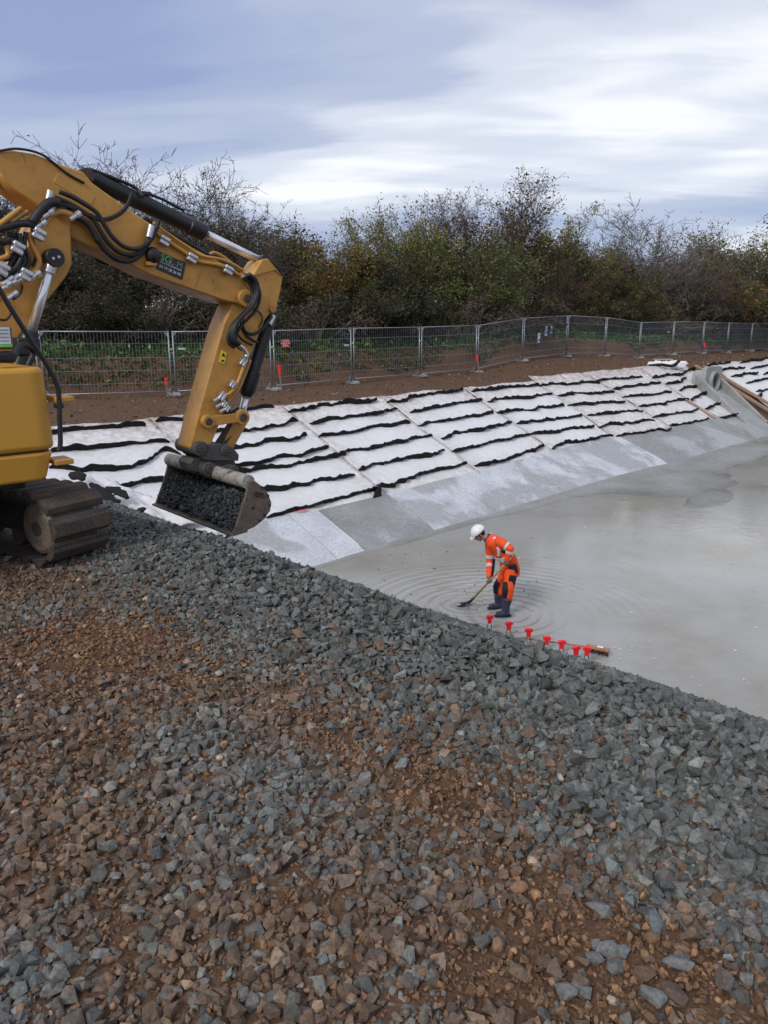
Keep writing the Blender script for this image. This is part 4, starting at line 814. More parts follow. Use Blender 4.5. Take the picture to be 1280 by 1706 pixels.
# raised edge plates, hatch, welds
part(MB().prism(prof([(88, 304), (152, 342), (158, 328), (96, 288)], -BW-.004), -BW-.004, -BW+.01), 'hatch_plate', YEL_M, boom, bevel=0.003)
part(MB().prism(prof([(318, 446), (335, 454), (322, 482), (316, 480)], -BW-.003), -BW-.003, -BW+.01), 'weld_plate', YEL_M, boom, bevel=0.002)
b0 = LP(407, 497, -BW); part(boss(b0, 0.075, -BW-.035, BW+.035), 'pivot_boss', YEL_M, boom, bevel=0.006); part(boss(b0, 0.035, -BW-.055, BW+.055), 'pivot_pin', TRK, boom, bevel=0.004)
lug = LP(143, 293, -0.07); part(boss(lug, 0.055, -0.10, 0.10), 'cylinder_lug', TRK, boom, bevel=0.005)
# --- base boom with the lift cylinder
lo = [(84, 345), (100, 337), (113, 344), (118, 366), (120, 440), (112, 458), (92, 484), (70, 508), (48, 548), (18, 600), (-30, 660), (-110, 680), (-120, 610), (-60, 545), (-20, 490), (20, 440), (55, 395), (70, 360)]
lower = part(MB().prism(prof(lo, -BW-.05), -BW-.05, BW+.05), 'base_boom', YEL_M, bevel=0.014)
pv = LP(100, 349, -BW-.05); part(boss(pv, 0.04, -BW-.07, BW+.07), 'pivot_pin', TRK, lower, bevel=0.004)
part(MB().prism([(pv[0]+.06*math.cos(a), pv[2]+.06*math.sin(a)) for a in np.linspace(0, 6.28, 21)[:-1]], -BW-.056, -BW-.04), 'pin_plate', YEL_M, lower)
y_l = -BW-.11
c0, c1, c2 = LP(88, 430, y_l), LP(51, 552, y_l), LP(28, 625, y_l)
for sgn in (1, -1):
    f = np.array([1, sgn, 1]); nm = 'lift_cylinder'
    cy = part(MB().tube([c1*f, c1*f+(c2-c1)*f*0.25, c2*f, c2*f+(c2-c1)*f*0.9], [0.058, 0.07, 0.07, 0.07], 18), nm, BLK, smooth=False, autosmooth=40)
    part(MB().tube([c0*f, c1*f], 0.033, 16), 'rod', CHR, cy, smooth=True); part(MB().cyl(c0*f+[0, .055, 0], c0*f-[0, .055, 0], 0.066, 22), 'rod_eye', BLK, cy, bevel=0.006)
    part(MB().tube([c0*f+(c1-c0)*f*.06, c0*f+(c1-c0)*f*.2], 0.042, 14), 'rod_end', ZNC, cy, autosmooth=40)
    for a in (0.02, -0.02): part(MB().cyl(c0*f+[a, -.056, a*.3], c0*f+[a, -.064, a*.3], 0.010, 8), 'bolt', ZNC, cy)
    part(MB().box((c1+(c2-c1)*.35)*f, (0.16, 0.15, 0.13)), 'gland_block', BLK, cy, bevel=0.015)
# --- adjusting cylinder from the base boom to the upper end of the boom (runs out of frame)
a0, a1 = LP(2, 268, 0), LP(-120, 600, 0); ac = part(MB().tube([a0+(a1-a0)*.45, a1], 0.075, 16), 'adjusting_cylinder', BLK, autosmooth=40); part(MB().tube([a0, a0+(a1-a0)*.45], 0.04, 12), 'rod', CHR, ac, smooth=True)
# --- stick cylinder on top of the boom
s0, s1, s2 = LP(146, 294, 0), LP(341, 389, 0), LP(437, 436, 0); ax = nrm(s1-s0)
sc = part(MB().tube([s0, s0+ax*.03, s0+ax*.05, s0+(s1-s0)*.84, s0+(s1-s0)*.85, s1-ax*.02, s1], [0.05, 0.06, 0.066, 0.066, 0.076, 0.076, 0.055], 20), 'stick_cylinder', BLK, autosmooth=40)
part(MB().tube([s1, s2], 0.034, 16), 'rod', CHR, sc, smooth=True); part(boss(s2, 0.06, -.06, .06), 'rod_eye', BLK, sc, bevel=0.005)
k_ = s0+(s1-s0)*.45; part(MB().box(k_+[0, 0, .075], (0.10, 0.09, 0.03), None), 'port_block', BLK, sc, bevel=0.006)
part(MB().tube(smooth_path([s0+[0, -.03, .05], s0+(s1-s0)*.2+[0, -.04, .07], s0+(s1-s0)*.36+[0, -.05, .075], s0+(s1-s0)*.40+[0, -.10, .02]], 6), 0.014, 8), 'feed_pipe', RUB, sc, smooth=True)
part(MB().tube(smooth_path([s0+(s1-s0)*.5+[0, -.02, .09], s0+(s1-s0)*.62+[0, -.02, .10], s0+(s1-s0)*.8+[0, -.02, .095]], 6), 0.012, 8), 'feed_pipe', RUB, sc, smooth=True)
# --- stick
SW_ = 0.125
st = [(436, 434), (446, 430), (471, 461), (467, 485), (461, 512), (456, 521), (449, 523), (441, 534), (424, 575), (396, 640), (366, 705), (350, 745), (338, 757), (322, 757), (316, 745), (330, 690), (352, 610), (372, 540), (386, 508), (392, 490), (405, 470), (420, 458)]
stick = part(MB().prism(prof(st, -SW_), -SW_, SW_), 'stick', YEL_M, bevel=0.012)
part(MB().prism(prof([(421, 460), (437, 433), (446, 431), (470, 461), (458, 450)], -SW_-.012), -SW_-.012, -SW_+.01), 'lug_plate', YEL_M, stick, bevel=0.003)
bp = LP(452, 515, -SW_); part(boss(bp, 0.035, -SW_-.03, SW_+.03), 'cylinder_pin', YEL_M, stick, bevel=0.004)
tp = LP(331, 747, -SW_); part(boss(tp, 0.065, -SW_-.05, SW_+.05), 'tip_boss', TRK, stick, bevel=0.006)
# yellow warning sticker on the stick
def plate(name, corners, yl, mat, parent, th=0.003):
    P = [LP(x, y, yl) for x, y in corners]; return part(MB().hexa([p+[0, .004, 0] for p in P], [p-[0, th, 0] for p in P]), name, mat, parent)
STK = simple('sticker_yellow', (0.80, 0.62, 0.02), 0.4, bump=0); DKB = simple('sign_black', (0.010, 0.011, 0.016), 0.35, bump=0)
wl = plate('warning_label', [(369, 584), (377, 588), (373, 607), (364, 603)], -SW_-.003, STK, stick); wl['label'] = 'yellow warning sticker with a black triangle'
plate('triangle_mark', [(371.5, 587.5), (375, 594.5), (368.5, 593)], -SW_-.007, DKB, wl); plate('hand_mark', [(369, 599), (373, 600), (372, 603), (368, 602)], -SW_-.007, DKB, wl)
# --- bucket cylinder and linkage
k0, k1, k2 = LP(452, 518, 0.0), LP(409, 660, 0.0), LP(401, 694, 0.0)
bc = part(MB().tube([k0, k0+(k1-k0)*.7, k0+(k1-k0)*.71, k1-(k1-k0)*.06, k1], [0.062, 0.062, 0.075, 0.075, 0.05], 18), 'bucket_cylinder', BLK, autosmooth=40); part(MB().tube([k1, k2], 0.034, 14), 'rod', CHR, bc, smooth=True)
e0, e1 = LP(345, 702, -SW_-.035), LP(402, 695, -SW_-.035)
for sg in (1, -1):
    f = np.array([1, sg, 1]); d = nrm(e1-e0); n_ = np.array([-d[2], 0, d[0]])
    lk = part(MB().hexa([(e0+n_*.045)*f+[0, .022, 0], (e1+n_*.04)*f+[0, .022, 0], (e1-n_*.04)*f+[0, .022, 0], (e0-n_*.045)*f+[0, .022, 0]], [(e0+n_*.045)*f-[0, .022, 0], (e1+n_*.04)*f-[0, .022, 0], (e1-n_*.04)*f-[0, .022, 0], (e0-n_*.045)*f-[0, .022, 0]]), 'side_link', YEL_M, bevel=0.006)
    for c, r in ((e0, 0.06), (e1, 0.07)): part(MB().cyl(c*f+[0, .028, 0], c*f-[0, .028, 0], r, 20), 'link_eye', YEL_M, lk, bevel=0.006); part(MB().cyl(c*f+[0, .04, 0], c*f-[0, .04, 0], r*.55, 16), 'pin', TRK, lk, bevel=0.004)
g0, g1 = LP(400, 698, 0), LP(372, 748, 0); part(MB().tube([g0, g1], [(.055, .085), (.05, .085)], 8, up=(0, 1, 0)), 'power_link', YEL_M, bevel=0.008)
part(MB().tube([g0+[-.03, .0, -.03], g1+[-.05, 0, -.01]], [(.05, .08), (.045, .08)], 6, up=(0, 1, 0)), 'link_web', TRK)
# --- quick coupler
CW = 0.13
cu = part(MB().prism(prof([(322, 744), (332, 738), (345, 740), (378, 740), (390, 748), (398, 758), (397, 768), (350, 768), (338, 766), (324, 755)], -CW-.03), -CW-.03, -CW+.01), 'coupler_plate', CPL, bevel=0.008)
part(MB().prism(prof([(322, 744), (332, 738), (345, 740), (378, 740), (390, 748), (398, 758), (397, 768), (350, 768), (338, 766), (324, 755)], -CW-.03), CW-.01, CW+.03), 'coupler_plate', CPL, bevel=0.008)
for px, py, r in ((331, 748, .06), (375, 750, .05)): c = LP(px, py, -CW-.03); part(boss(c, r, -CW-.055, CW+.055), 'coupler_pin', CPL, cu, bevel=0.006); part(boss(c, r*.5, -CW-.07, CW+.07), 'pin_head', TRK, cu, bevel=0.004)
part(MB().prism(prof([(322, 763), (392, 768), (393, 782), (345, 790), (320, 786), (315, 772)], -CW+.02), -CW+.02, CW-.02), 'coupler_body', CPL, bevel=0.012)
lowp = part(MB().prism(prof([(336, 778), (345, 771), (356, 774), (370, 777), (386, 774), (395, 782), (395, 793), (372, 797), (352, 795), (339, 790)], -CW-.05), -CW-.05, -CW-.01), 'ear_plate', CPL, bevel=0.006)
for px, py, r in ((347, 782, .065), (388, 784, .05)): c = LP(px, py, -CW-.05); part(boss(c, r, -CW-.07, CW+.07), 'ear_boss', CPL, lowp, bevel=0.006); part(boss(c, r*.55, -CW-.085, CW+.085), 'ear_pin', TRK, lowp, bevel=0.004)
part(MB().prism(prof([(336, 778), (345, 771), (356, 774), (370, 777), (386, 774), (395, 782), (395, 793), (372, 797), (352, 795), (339, 790)], -CW-.05), CW+.01, CW+.05), 'ear_plate', CPL, bevel=0.006)
# --- grading bucket: right plate profile, swept across the width
HB = 0.74
side = [(414, 802), (424, 801), (436, 810), (446, 822), (452, 837), (450, 851), (440, 865), (424, 878), (404, 887), (388, 890), (398, 862), (408, 830)]
S2 = prof(side, -HB)
bucket = part(MB().prism(S2, -HB, -HB+.028), 'bucket', BKT, bevel=0.006); bucket['label'] = 'wide worn steel grading bucket lying on the gravel'
part(MB().prism(S2, HB-.028, HB), 'side_plate', BKT, bucket, bevel=0.006)
outer = S2[1:10]; inn = []
cx = sum(p[0] for p in S2)/len(S2); cz = sum(p[1] for p in S2)/len(S2)
for (x, z) in outer: v = nrm((cx-x, cz-z)); inn.append((x+v[0]*.022, z+v[1]*.022))
part(MB().prism(outer+inn[::-1], -HB+.028, HB-.028), 'shell', BKT_IN, bucket)
lip = S2[9]; lv = nrm(np.array(S2[9])-np.array(S2[8])); part(MB().prism([(lip[0]+lv[0]*.03, lip[1]+lv[1]*.03), (lip[0]-lv[0]*.14, lip[1]-lv[1]*.14+.028), (lip[0]-lv[0]*.14, lip[1]-lv[1]*.14-.004), (lip[0]+lv[0]*.02, lip[1]+lv[1]*.02-.02)], -HB-.004, HB+.004), 'cutting_edge', BKT, bucket, bevel=0.004)
tb = ((S2[0][0]+S2[1][0])/2, (S2[0][1]+S2[1][1])/2); part(MB().cyl((tb[0]-.02, -HB+.02, tb[1]-.01), (tb[0]-.02, HB-.02, tb[1]-.01), 0.062, 20), 'top_tube', PIPE_W, bucket, autosmooth=40)
for px, py in [(436, 812), (446, 826), (449, 842), (440, 858), (432, 868), (421, 846)]: c = LP(px, py, -HB-.002); part(boss(c, 0.012, -HB-.006, -HB+.004, 10), 'bolt_hole', BLK, bucket)
for px, py in [(424, 819)]:
    fr = [LP(px, py, -HB-.004), LP(px+14, py+3, -HB-.004), LP(px+14, py+10, -HB-.004), LP(px, py+7, -HB-.004)]
    for a, b in zip(fr, fr[1:]+fr[:1]): part(MB().tube([a, b], 0.004, 4), 'badge_edge', TRK, bucket)
    A, B = fr[0], fr[1]; cc = sum(fr)/4; dx = nrm(B-A); M_ = Matrix(((dx[0], 0, 0, cc[0]), (0, 0, -1, cc[1]-.002), (dx[2], 1, 0, cc[2]), (0, 0, 0, 1))); M_[0][1] = -dx[2]; M_[2][1] = dx[0]
    text_obj('badge_lettering', 'VTN', 0.05, TRK, bucket, M_, 0.002)
# --- hoses, pipes and clamps
def hose(pts, yl, r, mat=RUB, name='hose', parent=None, dy=0.0, n=7):
    P = [LP(p[0], p[1], (p[2] if len(p) > 2 else yl)) for p in pts]; return part(MB().tube(smooth_path(P, 7), r, n), name, mat, parent or EX, smooth=True)
def o4(pts): return [(x/2.667, 240+y/2.667) for x, y in pts]
Y1 = -BW-.045
for k, off in enumerate([(0, 0), (7, -10), (14, -20)]):
    hose([(x+off[0], y+off[1]) for x, y in o4([(225, 265), (285, 290), (345, 325), (395, 362), (430, 420), (465, 470), (515, 510), (575, 518), (630, 480), (655, 430), (668, 390)])], Y1-.012*k, 0.017 if k else 0.023, parent=boom)
for k, dy in enumerate((0, 7)): hose(o4([(240, 258), (330, 282+dy), (400, 315+dy), (460, 333+dy), (520, 312+dy), (560, 275+dy), (585, 215)]), Y1-.02, 0.012, parent=boom)
hose(o4([(400, 480), (440, 520), (480, 530), (540, 515)]), BW+.04, 0.014, parent=boom)
hose([(-5, 252), (30, 248), (70, 258), (110, 288), (140, 305)], -BW-.01, 0.009, parent=boom)
for k, (dx, dy, rr) in enumerate([(0, 0, .017), (5, -9, .013)]): hose([(x+dx, y+dy) for x, y in o4([(665, 372), (735, 425), (830, 488), (880, 520), (960, 535), (1010, 552), (1065, 585)])], -BW-.03, rr, YEL_M, 'steel_pipe', boom)
hose(o4([(640, 325), (720, 375), (820, 430), (920, 490), (980, 520)]), -.10, 0.016, parent=boom); hose(o4([(930, 490), (950, 482), (990, 500), (1040, 540), (1090, 580)]), -.06, 0.013, YEL_M, 'steel_pipe', boom)
def clamp(px, py, yl, s=(0.085, 0.05, 0.07), ang=-0.45, parent=None, mat=None):
    c = LP(px, py, yl); R = np.array(Matrix.Rotation(-ang, 3, 'Y')); return part(MB().box(c+R@np.array([0, 0, s[2]*.27]), (s[0], s[1], s[2]*.42), R).box(c-R@np.array([0, 0, s[2]*.27]), (s[0], s[1], s[2]*.42), R).box(c, (s[0]*.8, s[1]*.8, s[2]*.2), R), 'hose_clamp', mat or ZNC, parent or boom, bevel=0.008)
for x, y in [(728, 430), (850, 507), (1012, 560)]: clamp(x/2.667, 240+y/2.667, -BW-.04)
for x, y in [(660, 415), (210, 268), (225, 300)]: p = LP(x/2.667, 240+y/2.667, Y1-.02); part(MB().tube([p, p+[.03, 0, .09]], [.026, .03], 10), 'hose_fitting', ZNC, boom, autosmooth=40)
# round work lamp, company sign
c = LP(250, 426, -BW); part(MB().ell(c+[0, -.04, .0], (.062, .05, .066), nu=18, nv=12), 'work_lamp', BLK, boom, smooth=True); part(MB().box(c+[-.02, -.03, -.065], (.09, .06, .03)), 'lamp_bracket', YEL_M, boom, bevel=0.006)
sg = [(265.5, 419), (309, 438), (302.5, 466), (259.5, 447.5)]; sign = plate('company_sign', sg, -BW-.004, DKB, boom, 0.004); sign['label'] = 'black company sign with green and white lettering'
def sign_text(body, fx, fz, size, mat):
    P = [LP(x, y, -BW-.0095) for x, y in sg]; ex = P[1]-P[0]; ez = P[0]-P[3]; W = np.linalg.norm(ex); o = P[3]+ex*fx+ez*fz; dx = nrm(ex); dz = nrm(ez)
    M_ = Matrix(((dx[0], dz[0], 0, o[0]), (0, 0, -1, o[1]), (dx[2], dz[2], 0, o[2]), (0, 0, 0, 1))); return text_obj('lettering', body, size*W, mat, sign, M_, 0.0008)
GRT = simple('print_green', (0.18, 0.62, 0.12), 0.5, bump=0); WHT_P = simple('print_white', (0.75, 0.75, 0.78), 0.5, bump=0); GYT = simple('print_grey', (0.22, 0.26, 0.28), 0.5, bump=0); RDT = simple('print_red', (0.35, 0.08, 0.06), 0.5, bump=0)
sign_text('SG', 0.27, 0.74, 0.33, GRT); sign_text('L', 0.505, 0.72, 0.30, GYT); sign_text('M', 0.80, 0.72, 0.30, GYT); sign_text('sas', 0.62, 0.66, 0.10, RDT); sign_text('LOCATION DE MATERIEL', 0.50, 0.47, 0.072, WHT_P); sign_text('04 74 28 26 00', 0.50, 0.22, 0.135, WHT_P)
# stick hoses
def o3(pts): return [(340+x/7.756, 400+y/7.756) for x, y in pts]
base = [(540, 455), (620, 520), (655, 610), (650, 720), (600, 850), (500, 960), (400, 1070), (350, 1190), (360, 1300), (430, 1360)]
for k, (dx, dy, yy, r) in enumerate([(0, 0, -.20, .021), (30, -15, -.235, .021), (-40, 30, -.19, .016), (60, 60, -.17, .014)]): hose([(x+dx/7.756, y+dy/7.756) for x, y in o3(base)], yy-.02, r, parent=stick)
hose(o3([(430, 1350), (500, 1400), (545, 1470), (540, 1510)]), -.22, 0.02, ZNC, 'hose_fitting', stick)
hose(o3([(500, 980), (490, 1090), (540, 1190), (640, 1215), (740, 1150), (830, 1040), (870, 985)]), -.16, 0.015, parent=stick); hose(o3([(470, 1000), (480, 1130), (540, 1230), (620, 1290), (690, 1325)]), -.15, 0.011, parent=stick); hose(o3([(440, 1040), (420, 1180), (480, 1280), (560, 1330), (620, 1360)]), -.16, 0.011, parent=stick)
hose(o3([(630, 880), (720, 940), (750, 1030), (700, 1130)]), -.14, 0.006, parent=stick); hose(o3([(215, 850), (150, 930), (120, 1010), (130, 1090)]), .13, 0.02, parent=stick)
p_ = LP(454, 526, -.06); part(MB().tube([p_, p_+[-.06, -.02, -.08]], .028, 10), 'hose_fitting', ZNC, stick, autosmooth=40)
hose([(410, 595), (404, 615), (394, 640), (386, 652), (372, 662)], -.17, 0.016, YEL_M, 'steel_pipe', stick); hose([(417, 600), (409, 622), (399, 645), (388, 660), (378, 668)], -.15, 0.011, YEL_M, 'steel_pipe', stick)
for x, y, s in [(404, 603, .08), (386, 640, .07), (369, 660, .085), (372, 673, .06), (377, 680, .06)]: clamp(x, y, -.165, (s, .05, s*.7), 0.9, stick)
for x, y in [(358, 666), (362, 676), (368, 684)]: p = LP(x, y, -.17); part(MB().tube([p+[-.02, 0, -.012], p+[.05, 0, .02]], .018, 10), 'hose_fitting', ZNC, stick, autosmooth=40)
hose([(372, 672), (378, 688), (384, 692), (380, 680), (374, 676)], -.15, 0.01, parent=stick)
# cluster of hoses at the boom joint (left edge)
rg = random.Random(6)
def o2(pts): return [(x/5.685, 320+y/5.685) for x, y in pts]
Y2 = -BW-.12
for pts, r, mat in [([(-60, 370), (60, 330), (200, 300), (330, 310)], .026, RUB), ([(300, 290), (380, 180), (470, 100), (560, 105)], .034, RUB), ([(420, 300), (480, 220), (560, 190), (640, 205), (700, 235)], .022, YEL_M), ([(700, 235), (790, 270), (860, 350), (920, 470)], .02, RUB),
                     ([(300, 330), (310, 480), (340, 590), (300, 700)], .012, RUB), ([(240, 380), (230, 520), (270, 640), (240, 760)], .016, RUB), ([(270, 380), (300, 500), (370, 640), (340, 740), (270, 780)], .02, YEL_M), ([(180, 390), (210, 560), (160, 700), (40, 790)], .018, RUB), ([(60, 400), (150, 420), (200, 480), (180, 600), (100, 700), (-20, 780)], .02, RUB), ([(20, 420), (60, 520), (70, 600), (-30, 640)], .018, YEL_M), ([(110, 400), (170, 440), (190, 520)], .02, YEL_M),
                     ([(-40, 330), (80, 240), (200, 150)], .018, YEL_M), ([(90, 300), (180, 230), (260, 180)], .012, YEL_M), ([(60, 360), (160, 300), (270, 240)], .014, YEL_M), ([(-40, 620), (60, 640), (140, 570)], .014, RUB), ([(-40, 900), (60, 860), (150, 800), (230, 770)], .02, YEL_M), ([(60, 1000), (140, 950), (210, 880)], .018, YEL_M), ([(0, 840), (60, 760), (120, 640), (200, 560)], .018, RUB), ([(210, 880), (190, 960), (120, 1020)], .008, RUB), ([(-40, 1200), (50, 1210), (100, 1150), (110, 1090)], .009, RUB), ([(-30, 460), (30, 470), (90, 450)], .03, RUB),
                     ([(200, 560), (230, 660), (160, 760), (60, 850), (-20, 900)], .016, RUB)]:
    hose(o2(pts), Y2-rg.uniform(-.03, .05), r, mat, 'hose' if mat is RUB else 'steel_pipe', lower)
for x, y in [(365, 400), (165, 530), (240, 785), (20, 730)]: clamp(x/5.685, 320+y/5.685, Y2-.05, (.085, .05, .08), -0.5, lower)
for x, y in [(370, 318), (440, 215), (700, 235), (60, 850), (90, 880), (120, 830), (40, 900), (160, 850), (100, 990), (180, 800), (320, 800)]:
    p = LP(x/5.685, 320+y/5.685, Y2-.04); part(MB().tube([p-[.03, 0, .02], p+[.015, 0, .01], p+[.016, 0, .011], p+[.045, 0, .03]], [.017, .017, .024, .024], 8), 'hose_fitting', ZNC, lower, autosmooth=40)
# --- upper structure
def slab_outline(pts, r, n=5):
    out = []
    for i, p in enumerate(pts):
        a, b, c = np.array(pts[i-1], float), np.array(p, float), np.array(pts[(i+1) % len(pts)], float); rr = r[i] if hasattr(r, '__len__') else r
        d0, d1 = nrm(a-b), nrm(c-b)
        for k in range(n+1):
            t = k/n; p0, p2 = b+d0*rr, b+d1*rr; out.append(tuple((1-t)**2*p0+2*t*(1-t)*b+t*t*p2))
    return out
def zslab(pts, r, z0, z1, taper=0.0, zt=0.0):
    o = slab_outline(pts, r); cxy = np.mean(np.array(o), 0); return MB().hexa([(*(cxy+(np.array(p)-cxy)*(1-taper)), z0) for p in o], [(*(cxy+(np.array(p)-cxy)*(1-zt)), z1) for p in o])
zT = LP(40, 613, -1.1)[2]; zS = LP(40, 756, -1.1)[2]; zB = LP(40, 806, -1.1)[2]; XF = LP(96, 720, -1.1)[0]
cow = [(-1.0, -1.1), (XF, -1.1), (XF-.02, -.42), (-1.0, -.42)]
part(zslab(cow, [.05, .13, .1, .05], zS+.006, zT, 0, 0.02), 'side_cowl', YEL_C, bevel=0.035, seg=4); part(zslab([(-1.0, -1.09), (XF-.012, -1.09), (XF-.03, -.43), (-1.0, -.43)], [.05, .12, .1, .05], zB, zS-.006, 0.05), 'lower_skirt', YEL_C, bevel=0.02, seg=3)
part(zslab([(-1.0, -1.07), (XF-.04, -1.07), (XF-.05, -.45), (-1.0, -.45)], .08, zS-.02, zS+.02), 'seam_gap', BLK)
part(zslab([(-1.55, -1.1), (-1.0, -1.1), (-1.0, 1.1), (-1.55, 1.1), (-1.72, .7), (-1.72, -.7)], .1, zB, zT+.12), 'counterweight', YEL_C, bevel=0.04, seg=3); part(zslab([(-.98, -.41), (-.02, -.41), (-.02, 1.09), (-.98, 1.09)], .08, zB+.02, zT+.1), 'engine_cover', YEL_C, bevel=0.03)
part(MB().box((0.0, 0, zB-.02), (2.0, 1.7, 0.12)), 'turntable_deck', FRM, bevel=0.02); part(MB().cyl((0, 0, .36), (0, 0, zB-.06), .5, 32), 'slew_ring', FRM, autosmooth=40)
cab = part(MB().prism([(0.0, zB+.05), (0.92, zB+.05), (0.95, 1.25), (0.78, 2.45), (0.62, 2.55), (0.0, 2.55)], .36, 1.08), 'cab', simple('cab_dark_frame', (0.02, 0.02, 0.022), 0.4, bump=0), bevel=0.05, seg=3); GLS = simple('cab_glass', (0.03, 0.04, 0.045), 0.06, bump=0)
part(MB().prism([(0.1, 1.35), (0.84, 1.35), (0.72, 2.38), (0.1, 2.42)], .348, .37), 'window', GLS, cab); part(MB().prism([(0.1, 1.0), (0.84, 1.0), (0.72, 2.38), (0.1, 2.42)], 1.07, 1.092), 'window', GLS, cab); part(MB().hexa([(.955, .44, 1.3), (.955, 1.0, 1.3), (.80, 1.0, 2.38), (.80, .44, 2.38)], [(.935, .44, 1.3), (.935, 1.0, 1.3), (.78, 1.0, 2.38), (.78, .44, 2.38)]), 'windscreen', GLS, cab)
part(MB().prism([(XF-.5, zB), (XF-.06, zB), (XF-.10, zT-.1), (XF-.4, zT-.02)], -.24, .24), 'boom_bracket', YEL_M, bevel=0.02)
# handrail, lamp on the cowl, steps
hr = [LP(x, y, -1.14) for x, y in [(-60, 400), (-8, 472), (12, 505), (45, 558), (80, 612), (94, 640), (98, 665), (99, 700), (100, 738), (97, 752)]]; part(MB().tube(smooth_path(hr, 6), 0.0165, 8), 'handrail', BLK, smooth=True)
p = LP(97, 676, -1.12); part(MB().box(p, (.05, .05, .03)), 'rail_bracket', BLK, bevel=0.004)
for py in (664, 768): p = LP(92, py, -1.0); part(MB().box(p+[.03, 0, 0], (.12, .18, .035)), 'step_bracket', YEL_M, bevel=0.006)
p = LP(6, 600, -1.0); wlp = part(MB().box(p+[0, 0, .02], (.13, .11, .07)), 'lamp_base', BLK, bevel=0.02); part(MB().box(p+[.0, 0, .135], (.11, .09, .14)), 'control_box', simple('box_grey', (0.10, 0.115, 0.11), 0.5, bump=0), bevel=0.012)
q_ = p+[-.0, -.047, .15]; part(MB().box(q_, (.08, .004, .10)), 'box_label', WHT_P); part(MB().box(q_+[0, -.001, -.06], (.09, .004, .016)), 'label_stripe', GRT)
for k in range(4): part(MB().box(q_+[0, -.003, .035-.022*k], (.06, .002, .004)), 'label_line', GYT)
part(MB().tube(smooth_path([LP(20, 600, -.8), LP(35, 575, -.7), LP(55, 585, -.6), LP(45, 612, -.6)], 6), .02, 8), 'hose', RUB, smooth=True)
# --- undercarriage
TA = -0.998 + 0.42 - EX_TH
tdir_w = nrm(np.array([0.839, -0.545, 0])); wdir_w = nrm(np.array([0.545, 0.839, 0]))
td = np.array([tdir_w@U, -(tdir_w@RIGHT), 0]); wd = np.array([wdir_w@U, -(wdir_w@RIGHT), 0])
TL, TR, SHW, PIT = 2.3, 0.20, 0.44, 0.158
def track(sign_w):
    off = wd*0.92*sign_w
    T = lambda t, w, z: off+td*t+wd*w+np.array([0, 0, z])
    root = part(MB().hexa([T(-TL/2+.1, -.09, .17), T(TL/2-.12, -.09, .17), T(TL/2-.12, .09, .17), T(-TL/2+.1, .09, .17)], [T(-TL/2+.15, -.09, .38), T(TL/2-.2, -.09, .36), T(TL/2-.2, .09, .36), T(-TL/2+.15, .09, .38)]), 'track', FRM, bevel=0.02)
    for t, nm, r in ((TL/2, 'idler', .185), (-TL/2, 'sprocket', .185)):
        m = MB().tube([T(t, -.185, .27), T(t, -.17, .27), T(t, .17, .27), T(t, .185, .27)], [r-.035, r-.01, r-.01, r-.035], 28); part(m, nm, IDL, root, autosmooth=30); part(MB().tube([T(t, -.19, .27), T(t, .19, .27)], .05, 14), 'hub', TRK, root, autosmooth=40)
    for k in range(4): part(MB().tube([T(-.75+.5*k, -.09, .14), T(-.75+.5*k, .09, .14)], .07, 14), 'roller', TRK, root, autosmooth=40)
    Lp = 2*TL+2*math.pi*TR; n = int(round(Lp/PIT)); sag = 0.03
    me = None
    for i in range(n):
        d = (i+0.35)*Lp/n
        if d < TL: t, z, ang = -TL/2+d, 0.27+TR-sag*math.sin(math.pi*d/TL), 0.0
        elif d < TL+math.pi*TR: a = (d-TL)/TR; t, z, ang = TL/2+TR*math.sin(a), 0.27+TR*math.cos(a), a
        elif d < 2*TL+math.pi*TR: t, z, ang = TL/2-(d-TL-math.pi*TR), 0.27-TR, math.pi
        else: a = (d-2*TL-math.pi*TR)/TR; t, z, ang = -TL/2-TR*math.sin(a), 0.27-TR*math.cos(a), math.pi+a
        if me is None:
            h = PIT/2-.006; pr = [(-h, 0), (h, 0), (h, .018), (h-.008, .030), (h-.022, .052), (.0, .058), (-h+.035, .054), (-h+.022, .034), (-h, .028)]
            m = MB(); m.hexa([(x, -SHW/2, z_) for x, z_ in pr], [(x, SHW/2, z_) for x, z_ in pr]); o = part(m, 'track_shoe', TRK, root, bevel=0.004); me = o.data
        else:
            o = bpy.data.objects.new('track_shoe', me); COL.objects.link(o); o.parent = root; b = o.modifiers.new('bevel', 'BEVEL'); b.width = 0.004; b.segments = 1; b.limit_method = 'ANGLE'
        # shoe frame: x along travel, y across, z outwards
        ca, sa = math.cos(ang), math.sin(ang); xd = td*ca+np.array([0, 0, -sa]); zd = td*sa+np.array([0, 0, ca]); c = T(t, 0, z)
        o.matrix_local = Matrix(((xd[0], wd[0], zd[0], c[0]), (xd[1], wd[1], zd[1], c[1]), (xd[2], wd[2], zd[2], c[2]), (0, 0, 0, 1)))
track(1); track(-1)
part(MB().hexa([td*-.55-wd*.85+[0, 0, .26], td*.55-wd*.85+[0, 0, .26], td*.55+wd*.85+[0, 0, .26], td*-.55+wd*.85+[0, 0, .26]], [td*-.5-wd*.8+[0, 0, .46], td*.5-wd*.8+[0, 0, .46], td*.5+wd*.8+[0, 0, .46], td*-.5+wd*.8+[0, 0, .46]]), 'car_body', FRM, bevel=0.03)
